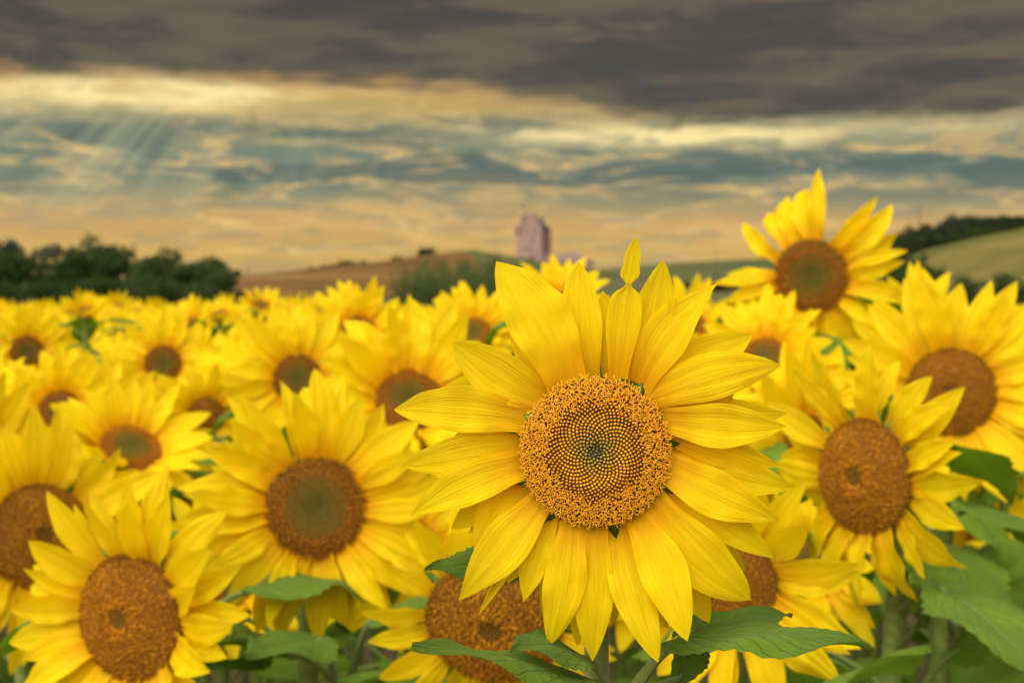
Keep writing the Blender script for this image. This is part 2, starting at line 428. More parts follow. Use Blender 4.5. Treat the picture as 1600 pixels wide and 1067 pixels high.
PET_DROOP = [petal_mesh('petal_droop_%d' % k, W=PW, bend0=rp.uniform(.0, .3), bend=rp.uniform(-1.7, -1.0), cup=rp.uniform(.1, .4), ridge=.03, twist=rp.uniform(-.9, .9), side=rp.uniform(-.2, .2), wav=.03, seed=40 + k) for k in range(5)]
PET_TWIST = petal_mesh('petal_twist', W=PW, bend0=.15, bend=-.2, cup=.15, ridge=.03, twist=.3, side=.05, wav=.005, pinch=(.66, .80, .36), pw=1.9, n=40, seed=77)
PET_CURL = petal_mesh('petal_curl', W=PW, bend0=.3, bend=-.7, cup=.25, ridge=.03, twist=1.0, side=.16, wav=.02, pw=2.0, tip=1.1, seed=78)

def floret_mesh(name, kind, n, detail):
    """disc of radius 1 packed with florets on a golden spiral; one mesh"""
    b = MB(); sp = math.sqrt(math.pi / n); rr = random.Random(5)
    # receptacle dome under the florets
    def zp(r):
        if kind == 'young': return .13 * (1 - r ** 4) - .09 * math.exp(-(r / .42) ** 2)
        if kind == 'ring': return .16 * (1 - r ** 3) - .08 * math.exp(-(r / .40) ** 2)
        return .30 * (1 - r ** 2.2) - .06 * math.exp(-(r / .25) ** 2)
    nr, na = 16, 48; V = []; C = []
    for i in range(nr + 1):
        r = i / nr
        for k in range(na):
            a = 2 * math.pi * k / na; V.append((r * math.cos(a) * .97, r * math.sin(a) * .97, zp(r) - .035))
            C.append(((.14, .075, .012) if r > .3 else (.08, .065, .014)) if kind != 'mature' else (.22, .09, .01))
    fs = [(i * na + k, i * na + (k + 1) % na, (i + 1) * na + (k + 1) % na, (i + 1) * na + k)[::-1] for i in range(nr) for k in range(na)]
    b.add(V, fs, c=C)
    hexd = 7 if detail else 5
    def knob(p, rad, h, c0, c1, lean=(0, 0), flat=.75):
        V = []; C = []
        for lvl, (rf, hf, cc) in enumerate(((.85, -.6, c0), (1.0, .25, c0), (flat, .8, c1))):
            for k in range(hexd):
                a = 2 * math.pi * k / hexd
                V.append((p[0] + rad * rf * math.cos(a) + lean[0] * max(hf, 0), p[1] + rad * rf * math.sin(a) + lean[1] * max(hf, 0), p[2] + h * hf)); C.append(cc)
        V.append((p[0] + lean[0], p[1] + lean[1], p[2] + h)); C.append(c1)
        f = []
        for l in range(2):
            for k in range(hexd): f.append((l * hexd + k, l * hexd + (k + 1) % hexd, (l + 1) * hexd + (k + 1) % hexd, (l + 1) * hexd + k))
        for k in range(hexd): f.append((2 * hexd + k, 2 * hexd + (k + 1) % hexd, 3 * hexd))
        b.add(V, f, c=C)
    def arm(p, d, L, rad, c0, c1, curl):
        pts = []; q = Vector(p); d = Vector(d).normalized(); seg = 4
        side = Vector((d.y, -d.x, 0)) if abs(d.z) < .99 else Vector((1, 0, 0))
        for k in range(seg + 1):
            pts.append(q.copy()); d = (d + Vector((d.x, d.y, 0)) * curl * .25 + Vector((0, 0, -curl * .35))).normalized(); q = q + d * (L / seg)
        k0 = b.nv; b.tube(pts, [rad, rad, rad * .95, rad * .9, rad * .6], n=4, c=c1)
        m_ = len(b.c[-1]); f = np.repeat(np.linspace(0, 1, seg + 1), 4)[:, None]
        b.c[-1] = np.array(c0)[None] * (1 - f) + np.array(c1)[None] * f
    for i in range(n):
        r = math.sqrt((i + .5) / n); a = i * 2.399963
        j = sp * (.06 if kind == 'young' and r < .52 else .12 if kind == 'young' else .10 if kind == 'ring' and r < .58 else .38)
        p = (r * math.cos(a) + rr.uniform(-j, j), r * math.sin(a) + rr.uniform(-j, j), zp(r))
        od = (math.cos(a), math.sin(a)); q = rr.uniform(.75, 1.15)
        if kind == 'young':
            if r < .10: knob(p, sp * .34, sp * .5, tuple(q * c for c in (.05, .07, .015)), tuple(q * c for c in (.20, .21, .07)))
            elif r < .50:
                f = min(1, (r - .1) / .3); top = tuple(q * (x0 * (1 - f) + x1 * f) for x0, x1 in zip((.34, .27, .035), (.92, .40, .010)))
                knob(p, sp * .41, sp * .75, (.12, .07, .01), top, (-od[0] * sp * .1, -od[1] * sp * .1), .9)
            elif r < .60 + .10 * rr.random():
                knob(p, sp * .44, sp * .7, (.42, .13, .006), (.66, .24, .008))
                knob((p[0], p[1], p[2] + sp * .7), sp * .26, sp * rr.uniform(.4, 1.0), (.62, .26, .012), tuple(q * c for c in (.86, .46, .03)), (-od[0] * sp * .2, -od[1] * sp * .2))
            else:
                knob(p, sp * .34, sp * .9, (.34, .12, .006), (.62, .24, .008))
                for w in range(4):
                    aa = rr.uniform(0, 6.28); tilt = rr.uniform(.3, 1.0)
                    d = (math.cos(aa) * tilt + od[0] * .5 * (r - .55), math.sin(aa) * tilt + od[1] * .5 * (r - .55), 1.0)
                    cc = tuple(c * rr.uniform(.7, 1.1) for c in (.95, .48, .015))
                    arm((p[0], p[1], p[2] + sp * .3), d, sp * rr.uniform(.9, 1.7), sp * .135, (.78, .32, .010), cc, rr.uniform(.5, 1.6))
        elif kind == 'ring':
            if r < .58:
                f = r / .58; knob(p, sp * .40, sp * .6, (.05, .06, .01), tuple(q * c for c in (.22 + .18 * f, .21 + .02 * f, .022)))
            else:
                dk = rr.random() < .35
                knob(p, sp * (.30 if not dk else .42), sp * rr.uniform(.6, 1.5), (.34, .12, .006), tuple(q * c for c in ((.92, .36, .012) if not dk else (.36, .13, .01))))
        else:
            if r < .16: cc = (.28, .15, .015)
            elif r < .36: cc = (.44, .18, .012) if rr.random() < .5 else (.80, .34, .012)
            else: cc = (.44, .18, .009) if rr.random() < .7 else (.72, .32, .011)
            h_ = sp * (rr.uniform(.6, 1.4) if .16 < r < .4 else rr.uniform(.4, .8))
            if r > .93: cc = (.36, .15, .008); h_ = sp * rr.uniform(.8, 1.6)
            knob(p, sp * rr.uniform(.32, .5), h_ * rr.uniform(.7, 1.5), tuple(c * .75 for c in cc), tuple(q * c for c in cc), (rr.uniform(-.3, .3) * sp, rr.uniform(-.3, .3) * sp), .45)
    return b.mesh(name, M['floret'])
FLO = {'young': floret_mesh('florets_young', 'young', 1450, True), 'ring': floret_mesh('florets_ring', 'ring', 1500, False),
       'mature': floret_mesh('florets_mature', 'mature', 2300, False), 'small': floret_mesh('florets_small', 'ring', 160, False), 'small_mature': floret_mesh('florets_small_mature', 'mature', 160, False)}

def bract_mesh():
    b = MB(); n, m = 9, 5; V = []; U = []
    for i in range(n):
        s = i / (n - 1); w = .22 * (1 - s) ** .7 * (1 + .5 * math.sin(s * 2))
        for j in range(m):
            t = -1 + 2 * j / (m - 1); V.append((t * w, s, -.08 * s * s + .12 * t * t * w)); U.append((t, s))
    b.add(V, grid_faces(n, m), uv=U); return b.mesh('bract', M['bract'])
BRACT = bract_mesh()
def cup_mesh():
    b = MB(); na = 28; V = []
    prof = [(.94, -.01), (.98, -.07), (.86, -.18), (.60, -.30), (.28, -.42), (.14, -.56)]
    for r, z_ in prof:
        for k in range(na): a = 2 * math.pi * k / na; V.append((r * math.cos(a), r * math.sin(a), z_))
    f = [(i * na + k, (i + 1) * na + k, (i + 1) * na + (k + 1) % na, i * na + (k + 1) % na)[::-1] for i in range(len(prof) - 1) for k in range(na)]
    b.add(V, f)
    # green points folded back round the rim
    for k in range(22):
        a = 2 * math.pi * k / 22 + .1; ca, sa = math.cos(a), math.sin(a); tx, ty = -sa, ca
        r0, r1 = .86, 1.14 + .10 * math.sin(k * 2.3); w = .15
        b.add([(ca * r0 - tx * w, sa * r0 - ty * w, -.14), (ca * r0 + tx * w, sa * r0 + ty * w, -.14), (ca * r1, sa * r1, -.17 - .05 * math.cos(k)), (ca * r0, sa * r0, -.06)], [(0, 3, 2), (3, 1, 2), (0, 2, 1)])
    return b.mesh('receptacle', M['bract'])
CUP = cup_mesh()

def leaf_mesh(name, W=.8, fold=.35, droop=-.8, wave=.03, side=0.0, seed=0, n=29, m=13):
    rr = random.Random(seed); s = np.linspace(0, 1, n); V = []; U = []; yy = 0; zz = 0; C = []
    for i in range(n):
        a = .25 + droop * s[i]
        if i: yy += math.cos(a) / (n - 1); zz += math.sin(a) / (n - 1)
        w = W / 2 * (min(1, (s[i] / .30) ** .55) if s[i] < .30 else 1) * max(0, 1 - max(0, (s[i] - .28) / .72) ** 1.45)
        w *= 1 + .10 * ((s[i] * 13) % 1 - .5) * 2 * (1 if .08 < s[i] < .96 else 0)
        back = .16 * W * max(0, 1 - s[i] / .22)                       # heart-shaped lobes
        w = max(w, .002)
        for j in range(m):
            t = -1 + 2 * j / (m - 1)
            lz = abs(t) * w * fold - (abs(t) ** 2.2) * w * .35 + wave * math.sin(s[i] * 11 + t * 3 + seed) * abs(t)
            V.append((t * w + side * s[i] ** 2, yy - back * t * t + .12 * W * abs(t) * s[i] * (1 - s[i]), zz + lz)); U.append((t, s[i]))
    b = MB(); b.add(V, grid_faces(n, m), uv=U); return b.mesh(name, M['leaf'])
rl = random.Random(9)
LEAF = [leaf_mesh('leaf_%d' % k, W=rl.uniform(.62, .85), fold=rl.uniform(.1, .5), droop=rl.uniform(-1.3, -.3), wave=rl.uniform(.02, .05), side=rl.uniform(-.1, .1), seed=k) for k in range(7)]
LEAF += [leaf_mesh('leaf_flat_%d' % k, W=.7, fold=.25, droop=(-.35, -.5, -.2)[k], wave=.03, side=(.08, -.1, .02)[k], seed=20 + k) for k in range(3)]

def frame(c, yax, zax):
    yv = Vector(yax).normalized(); zv = Vector(zax); zv = (zv - yv * zv.dot(yv)).normalized(); xv = yv.cross(zv)
    m_ = Matrix((xv, yv, zv)).transposed().to_4x4(); m_.translation = Vector(c); return m_
def head_matrix(C, yaw, pitch, roll=0.0):
    """local +Z looks out of the face; yaw>0 turns it to the picture's right, pitch>0 up (0,0 = towards the camera side, -Y)"""
    nrm = Vector((math.sin(R(yaw)) * math.cos(R(pitch)), -math.cos(R(yaw)) * math.cos(R(pitch)), math.sin(R(pitch))))
    m_ = frame(C, Vector((0, 0, 1)) - nrm * nrm.z, nrm)
    return m_ @ Matrix.Rotation(R(roll), 4, 'Z'), nrm
def setm(o, m_): o.matrix_basis = m_

def stem_pts(C, nrm, Rd, base, n=14, bow=.05):
    back = C - nrm * (Rd * .5); b0 = Vector(base)
    hn = Vector((nrm.x, nrm.y, 0)); hn = hn.normalized() if hn.length > .05 else Vector((0, -1, 0))
    p1 = Vector((b0.x, b0.y, b0.z + (back.z - b0.z) * .6)); p2 = back - nrm * .10 + Vector((0, 0, .0 + .03))
    if p2.z > back.z + .06: p2.z = back.z + .06
    out = []
    for i in range(n):
        t = i / (n - 1); u = 1 - t
        out.append(b0 * u ** 3 + p1 * 3 * u * u * t + p2 * 3 * u * t * t + back * t ** 3)
    return out

def add_leaf(root, base, tip, up, wscale=1.0, var=0, petiole_from=None, pr=.0035, detail=True):
    """leaf given in root space: base point of the blade, tip and upward normal"""
    base = Vector(base); tip = Vector(tip); L = (tip - base).length
    me = LEAF[var % len(LEAF)]
    o = link('leaf', me, root); setm(o, frame(base, tip - base, up) @ Matrix.Diagonal((L * wscale, L, L, 1)))
    if petiole_from is not None:
        p0 = Vector(petiole_from); q = base + (tip - base) * .12
        mid = (p0 + base) * .5 + Vector((0, 0, .18 * (base - p0).length))
        pts = [p0 * (1 - t) ** 2 + mid * 2 * t * (1 - t) + base * t * t for t in np.linspace(0, 1, 8)] + [q]
        inv = o.matrix_basis.inverted()
        b = MB(); b.tube([inv @ Vector(p) for p in pts], [pr / L * f for f in (1.5, 1.25, 1.1, 1, 1, 1, .95, .9, .5)], n=7)
        link('petiole', b.mesh('petiole', M['stem']), o)
    return o

def sunflower(C, Rp, Rd, yaw, pitch, kind, label, base_off=(0, 0.06), npet=(17, 15), petals=None, wmul=1.22, droopf=0.0, leaves=6, group=None, seed=0,
              tilt=(12, -6), spread=7, bracts=0, name='sunflower', local=False, stem_r=.011, leaf_len=.18, ring=False, skip=None, low=False, leaf_top=.10, gapf=0.0):
    rr = random.Random(seed + 100)
    C = Vector(C)
    bx, by = C.x + base_off[0] - 0.0, C.y + base_off[1]
    g0 = 0.0 if local else gz(bx, by)
    root = empty(name, (bx, by, g0 - .02)); tag(root, label, 'sunflower', group)
    Cl = C - Vector((bx, by, g0 - .02))
    Hm, nrm = head_matrix(Cl, yaw, pitch, rr.uniform(-12, 12) if petals is None else 0)
    # stem
    pts = stem_pts(Cl, nrm, Rd, (0, 0, 0)); b = MB()
    b.tube(pts, [stem_r * (1.5 - .55 * i / 13) for i in range(13)] + [stem_r * 1.5], n=8 if low else 12)
    link('stem', b.mesh('stem', M['stem']), root)
    o = link('receptacle', CUP, root); setm(o, Hm @ Matrix.Diagonal((Rd, Rd, Rd, 1)))
    o = link('disc', FLO[kind], root); setm(o, Hm @ Matrix.Diagonal((Rd, Rd, Rd, 1))); o['kind'] = 'stuff'
    for k in range(bracts):
        a = 2 * math.pi * (k + rr.uniform(-.25, .25)) / bracts
        o = link('bract', BRACT, root); L = Rd * rr.uniform(.5, .8)
        setm(o, Hm @ Matrix.Rotation(a, 4, 'Z') @ Matrix.Translation((0, Rd * .80, -Rd * .30)) @ Matrix.Rotation(R(rr.uniform(-4, 12)), 4, 'X') @ Matrix.Diagonal((L, L, L, 1)))
    mats = []
    if petals is None:
        for row, (cnt, tl) in enumerate(zip(npet, tilt)):
            for k in range(cnt):
                if rr.random() < gapf: continue
                a = 2 * math.pi * (k + rr.uniform(-.28, .28) + row * .5) / cnt
                L = (Rp - Rd * .86) * rr.uniform(.80, 1.08) * (1.0 if row == 0 else 1.04)
                w = rr.uniform(.85, 1.2) * wmul * (Rp - Rd * .86) * 1.0
                me = rr.choice(PET) if rr.random() > droopf else rr.choice(PET_DROOP)
                mm = Hm @ Matrix.Rotation(a, 4, 'Z') @ Matrix.Translation((0, Rd * .88, -Rd * (.05 + .07 * row) + rr.uniform(-.02, .02) * Rd)) @ Matrix.Rotation(R(tl + rr.uniform(-spread, spread) * 1.6), 4, 'X') \
                    @ Matrix.Rotation(R(rr.uniform(-spread, spread)), 4, 'Z') @ Matrix.Rotation(R(rr.uniform(-18, 18)), 4, 'Y') @ Matrix.Diagonal((w, L, L, 1))
                mats.append((me, mm))
    else: mats = petals(Hm)
    if ring:
        b = MB()
        for me, mm in mats:
            A = np.array([v_.co for v_ in me.vertices]).reshape(-1, 11, 3)[::3][:, ::2]
            nn, mm_ = A.shape[:2]; P = A.reshape(-1, 3); P = np.concatenate([P, np.ones((len(P), 1))], 1) @ np.array(mm).T
            tt, ss = np.meshgrid(np.linspace(-1, 1, mm_), np.linspace(0, 1, nn))
            b.add(P[:, :3], grid_faces(nn, mm_), uv=np.stack([tt.ravel(), ss.ravel()], 1))
        o = link('petal_ring', b.mesh('petal_ring', M['petal']), root); o['kind'] = 'stuff'
    else:
        for me, mm in mats: setm(link('petal', me, root), mm)
    # leaves spiral up the stem
    H = Cl.z
    for k in range(leaves):
        t = 1 - (leaf_top + .06 * k + rr.uniform(-.02, .02)) / max(H, .3)
        q = t * 13; i = int(max(0, min(12, q))); p = pts[i].lerp(pts[i + 1], q - i)
        a = k * 2.4 + rr.uniform(-.5, .5) + seed * 1.3; d = Vector((math.cos(a), math.sin(a), 0))
        if d.y < .1 and not local and k < 4: d = Vector((d.x, -d.y + .15, 0)).normalized()
        pl = rr.uniform(.06, .12); bb = p + d * pl + Vector((0, 0, .05)); L = leaf_len * rr.uniform(.75, 1.1)
        tip = bb + d * L + Vector((0, 0, rr.uniform(-.10, .03)))
        add_leaf(root, bb, tip, Vector((0, 0, 1)) - d * rr.uniform(-.2, .5), rr.uniform(.85, 1.1), rr.randrange(7), p)
    return root, pts, Hm, Cl

s0 = D0 / FPX
KM = D0 / 1.075                    # size of the sharp flower against the first lay-out
# --- the sharp flower: petals read off one by one as (base x, base y, tip x, tip y, width, layer, tilt)
MAIN = [(885, 597, 773, 403, 98, 2, 8), (903, 590, 806, 420, 84, 0, 0), (915, 588, 903, 403, 66, 1, 4), (967, 586, 994, 368, 66, 3, 4),
        (990, 590, 1039, 407, 74, 1, 2), (1003, 596, 1127, 436, 92, 2, 8), (1012, 603, 1182, 518, 74, 0, 0), (1016, 618, 1219, 566, 74, 2, 8),
        (1034, 640, 1241, 640, 62, 0, 2), (1040, 652, 1227, 664, 68, 2, 8), (1044, 678, 1224, 727, 54, 0, 2), (1046, 706, 1246, 762, 68, 0, 2),
        (1044, 728, 1217, 808, 78, 2, 8), (1038, 750, 1209, 870, 60, 0, 2), (1034, 762, 1176, 902, 60, 0, -3), (1024, 784, 1169, 936, 84, 2, 8),
        (1012, 803, 1112, 975, 62, 0, 2), (995, 808, 1072, 995, 78, 2, 10), (965, 822, 1022, 1028, 68, 1, 6), (932, 828, 928, 1030, 66, 2, 8),
        (915, 826, 902, 1013, 50, 0, 0), (892, 818, 857, 1007, 66, 2, 8), (880, 814, 846, 985, 38, 0, -4), (860, 800, 820, 940, 50, 1, 2),
        (845, 782, 718, 938, 80, 2, 10), (820, 756, 740, 880, 80, 0, 0), (813, 728, 637, 808, 74, 2, 6), (812, 690, 620, 730, 62, 1, 4),
        (817, 652, 610, 642, 70, 2, 8), (833, 632, 676, 605, 60, 0, 0), (845, 620, 702, 535, 76, 2, 8), (870, 610, 800, 520, 56, 0, -4),
        (850, 800, 750, 958, 22, 0, -8), (945, 826, 960, 990, 54, 0, -4), (980, 815, 1046, 985, 50, 0, -4), (1020, 620, 1165, 570, 50, 0, -4), (870, 806, 800, 955, 18, 0, -10),
        (950, 588, 940, 450, 60, 0, -3), (1008, 600, 1090, 500, 60, 0, -3), (1042, 690, 1180, 700, 54, 0, -5), (815, 672, 690, 690, 56, 0, -5), (815, 740, 700, 830, 54, 0, -5)]
_rb = random.Random(8)
for _k in range(20):
    _a = 2 * math.pi * (_k + _rb.uniform(-.3, .3)) / 20; _r = _rb.uniform(228, 272)
    MAIN.append((930 + 104 * math.sin(_a), 705 - 104 * math.cos(_a), 930 + _r * math.sin(_a + _rb.uniform(-.1, .1)), 705 - _r * math.cos(_a), _rb.uniform(44, 58), -1, -3))
def main_petals(Hm):
    out = []; rr = random.Random(21)
    for k, (bx, by, tx, ty, w, lay, tl) in enumerate(MAIN):
        B = Vector(((bx - 930) * s0, (705 - by) * s0, 0)); Tp = Vector(((tx - 930) * s0, (705 - ty) * s0, 0))
        B = B * .96
        d = Tp - B; L = d.length; a = math.atan2(-d.x, d.y)
        me = PET[(k * 5 + 2) % len(PET)]
        if k == 3: me = PET_TWIST
        elif k == 5: me = PET_CURL
        z0 = KM * (-.016 + .0052 * lay + rr.uniform(-.0006, .0006))
        mm = Hm @ Matrix.Translation((B.x, B.y, z0)) @ Matrix.Rotation(a, 4, 'Z') @ Matrix.Rotation(R(tl - 7 + 2 * lay), 4, 'X') @ Matrix.Rotation(R(rr.uniform(-7, 7)), 4, 'Y') \
            @ Matrix.Diagonal((w * s0 / PW * 1.12, L / math.cos(R(tl - 5)), L * .8, 1))
        out.append((me, mm))
    return out
C0 = at(930, 705, D0)
to_cam = (CAM - C0).normalized()
yaw0 = math.degrees(math.atan2(to_cam.x, -to_cam.y)); pit0 = math.degrees(math.asin(to_cam.z))
main, mpts, mH, mC = sunflower(C0, 310 * s0, 118 * s0, yaw0, pit0, 'young', 'large fully open yellow sunflower with golden fuzzy disc and greenish spiral centre', base_off=(.008, .035), petals=main_petals,
                               leaves=4, bracts=15, seed=1, leaf_top=.85, stem_r=.0095 * KM)
mo = Vector(main.location)
def hero_leaf(pa, pb, up, w=1.0, var=0, frm=None, pr=.0035, root=None):
    if root is None: pa, pb, frm = [(p_[0], p_[1], p_[2] * KM) if p_ else None for p_ in (pa, pb, frm)]; pr *= KM
    root = root or main; o_ = Vector(root.location)
    add_leaf(root, at(*pa) - o_, at(*pb) - o_, up, w, var, (at(*frm) - o_) if frm else None, pr)
hero_leaf((1062, 1000, 1.10), (1372, 1030, 1.00), (0.0, -.18, 1), .62, 7, (985, 1085, 1.12), .0042)
hero_leaf((1072, 990, 1.13), (1250, 965, 1.20), (-.1, -.35, .9), .6, 8, (985, 1095, 1.12))
hero_leaf((915, 1028, 1.10), (785, 1002, 1.03), (-.1, -.5, .9), .9, 8, (958, 1085, 1.12))
hero_leaf((915, 1066, 1.09), (630, 1062, .98), (0, -.16, 1), .62, 9, (962, 1100, 1.12))
hero_leaf((812, 882, 1.2), (664, 906, 1.15), (.05, -.55, .8), .8, 7, (955, 960, 1.12))
hero_leaf((1060, 1060, 1.14), (1120, 950, 1.17), (.2, -1, .3), .7, 8, (975, 1110, 1.12))

# --- other flowers one can pick out: (px, py, depth, tip radius px, disc radius px, yaw, pitch, kind, label, extra)
HERO = [
 (493, 793, 1.60, 208, 82, 6, 8, 'ring', 'open sunflower with a green disc centre inside a rusty brown ring', dict(npet=(20, 20), seed=2, leaf_top=.34, leaves=9)),
 (203, 964, 1.42, 232, 101, -40, 4, 'mature', 'sunflower turned aside with a domed brown disc below the half hidden one', dict(npet=(18, 17), seed=3, tilt=(22, 4))),
 (1350, 744, 1.50, 205, 92, -40, 2, 'mature', 'sunflower with oval brown disc and ragged drooping petals above grey-green leaves', dict(npet=(14, 14), seed=4, droopf=.35, tilt=(10, -10), spread=14, wmul=1.3)),
 (1486, 612, 2.05, 190, 70, -4, 6, 'mature', 'soft focus sunflower with round rusty disc under the dark green bush', dict(npet=(20, 18), seed=5)),
 (1267, 432, 2.6, 146, 60, -14, -2, 'ring', 'tallest sunflower with wispy drooping petals standing out against the sky', dict(npet=(18, 16), seed=6, droopf=.5, spread=17, wmul=.95, tilt=(8, -6), gapf=.0, leaf_top=.3, leaves=5)),
 (62, 838, 1.85, 205, 84, 20, 10, 'mature', 'sunflower with orange-brown disc half hidden behind the turned-aside one', dict(npet=(18, 18), seed=7)),
 (772, 972, 1.30, 215, 112, -10, -18, 'mature', 'nodding sunflower with large dark brown disc under the large open flower', dict(npet=(15, 12), seed=8, tilt=(10, -10), leaf_top=.5, leaves=3)),
 (1138, 905, 1.26, 222, 82, -22, -4, 'mature', 'sunflower with its dark disc tucked behind the petals of the large open flower', dict(npet=(15, 13), seed=9, tilt=(20, 0), leaf_top=.5, leaves=3)),
 (640, 625, 2.2, 170, 55, 8, 30, 'ring', 'blurred upward tilted sunflower peeping out beside the large open flower', dict(npet=(16, 14), seed=10, tilt=(22, 6))),
 (465, 592, 2.9, 120, 40, 0, 10, 'ring', 'blurred sunflower with small dark disc right above the green-centred one', dict(npet=(16, 14), seed=11)),
 (255, 568, 3.6, 92, 30, 4, 12, 'ring', 'blurred sunflower with small brown disc in front of the dark trees', dict(npet=(16, 12), seed=12)),
 (42, 550, 4.0, 78, 27, 4, 4, 'ring', 'small round blurred sunflower with dark disc near the bushy trees', dict(npet=(15, 12), seed=13)),
 (322, 650, 3.2, 95, 30, 10, 0, 'mature', 'blurred sunflower with shadowed disc over a pale leaf', dict(npet=(14, 12), seed=14)),
 (205, 700, 2.4, 140, 50, 20, 48, 'ring', 'blurred sunflower facing upward with a fan of long petals', dict(npet=(16, 14), seed=15, tilt=(30, 10))),
 (408, 478, 7.0, 42, 15, 10, 55, 'ring', 'small sunflower lifting its petals over the crowd before the stubble field', dict(npet=(13, 9), seed=16, tilt=(40, 20))),
 (342, 492, 7.0, 38, 14, -20, 60, 'ring', 'small upturned sunflower beside the dark trees', dict(npet=(12, 8), seed=17, tilt=(45, 25))),
 (135, 488, 5.5, 46, 15, 5, 60, 'ring', 'spiky half open sunflower silhouetted on the bushy trees', dict(npet=(11, 8), seed=18, tilt=(50, 28))),
 (738, 520, 3.2, 95, 32, 0, 40, 'ring', 'blurred sunflower with raised petals in front of the leafy shrubs', dict(npet=(16, 14), seed=19, tilt=(30, 12))),
 (875, 478, 3.0, 95, 32, 0, 45, 'ring', 'blurred sunflower whose petal tips rise just below the tower', dict(npet=(14, 12), seed=20, tilt=(36, 16))),
 (1075, 510, 3.2, 90, 30, 0, 40, 'ring', 'blurred sunflower behind the upper right petals of the large open flower', dict(npet=(14, 12), seed=21, tilt=(36, 16))),
 (1195, 560, 2.5, 120, 40, -6, 35, 'ring', 'blurred sunflower with upright petals below the tallest one', dict(npet=(16, 14), seed=22, tilt=(30, 8))),
 (1585, 560, 2.7, 110, 36, 0, 30, 'ring', 'blurred sunflower with raised petals before the pasture hill', dict(npet=(16, 14), seed=23, tilt=(30, 10))),
 (1430, 505, 2.9, 100, 30, 5, 40, 'ring', 'blurred sunflower with tall thin petals left of the dark green bush', dict(npet=(14, 12), seed=24, tilt=(38, 18))),
 (560, 520, 3.4, 95, 30, 0, 25, 'ring', 'blurred sunflower in front of the stubble field', dict(npet=(16, 14), seed=25, tilt=(24, 6))),
 (95, 640, 2.9, 110, 34, 0, 25, 'ring', 'blurred golden sunflower over the half hidden brown-disced one', dict(npet=(16, 14), seed=26, tilt=(26, 8))),
 (640, 862, 1.95, 165, 52, 4, 30, 'ring', 'blurred upward facing sunflower low between the green-centred and the large open flower', dict(npet=(17, 15), seed=31, tilt=(24, 8), leaf_top=.3, leaves=6)),
 (352, 905, 2.0, 150, 48, 6, 28, 'ring', 'blurred sunflower low between the turned-aside and the green-centred flower', dict(npet=(17, 15), seed=32, tilt=(24, 8), leaf_top=.3, leaves=6)),
 (1265, 885, 1.9, 150, 50, -5, 25, 'ring', 'blurred low sunflower beneath the one with ragged drooping petals', dict(npet=(16, 14), seed=33, tilt=(22, 6), leaf_top=.3, leaves=6)),
]
heads = [(930, 705, D0, 300)]; HR = {}
for (px, py, d, rp_, rd_, yw, pt, kd, lab, ex) in HERO:
    k = d / FPX; C = at(px, py, d)
    HR[lab] = sunflower(C, rp_ * k, rd_ * k, yw + math.degrees(math.atan2(-C.x, C.y)), pt, kd, lab, leaves=ex.pop('leaves', 13 if d < 2.3 else 8), bracts=14 if d < 2.1 else 0, leaf_top=ex.pop('leaf_top', .20), base_off=(-.02, .07 if pt > -20 else .09), **ex)[0]
    heads.append((px, py, d, rp_))

hk = [HR[h_[8]] for h_ in HERO]
def side_leaf(i, pa, pb, up, w, var, frm): hero_leaf(pa, pb, up, w, var, frm, .004, root=hk[i])
side_leaf(0, (590, 968, 1.44), (742, 938, 1.38), (0, -.3, 1), .6, 7, (548, 1060, 1.60))
side_leaf(7, (1300, 1085, 1.25), (1475, 1056, 1.1), (0, -.3, 1), .8, 9, (1200, 1120, 1.3))
side_leaf(2, (1455, 850, 1.62), (1560, 985, 1.42), (.2, -.75, .65), 1.05, 2, (1440, 980, 1.57))
side_leaf(2, (1490, 1020, 1.55), (1640, 965, 1.5), (-.1, -.6, .8), .9, 7, (1442, 1075, 1.57))
side_leaf(2, (1520, 1075, 1.45), (1680, 1030, 1.35), (-.1, -.6, .8), .9, 8, (1442, 1130, 1.57))
side_leaf(3, (1540, 760, 2.1), (1650, 690, 1.95), (-.2, -.7, .7), 1.0, 4, (1490, 800, 2.12))
side_leaf(3, (1560, 850, 2.0), (1460, 730, 2.1), (.3, -.6, .7), .9, 5, (1500, 900, 2.12))
side_leaf(3, (1570, 900, 1.95), (1640, 830, 1.9), (.1, -.7, .7), 1.0, 1, (1500, 960, 2.12))
side_leaf(0, (420, 1010, 1.6), (350, 985, 1.5), (.1, -.6, .8), .9, 8, (520, 1060, 1.66))
side_leaf(0, (500, 1000, 1.5), (380, 1060, 1.35), (0, -.5, .8), .8, 9, (525, 1080, 1.66))

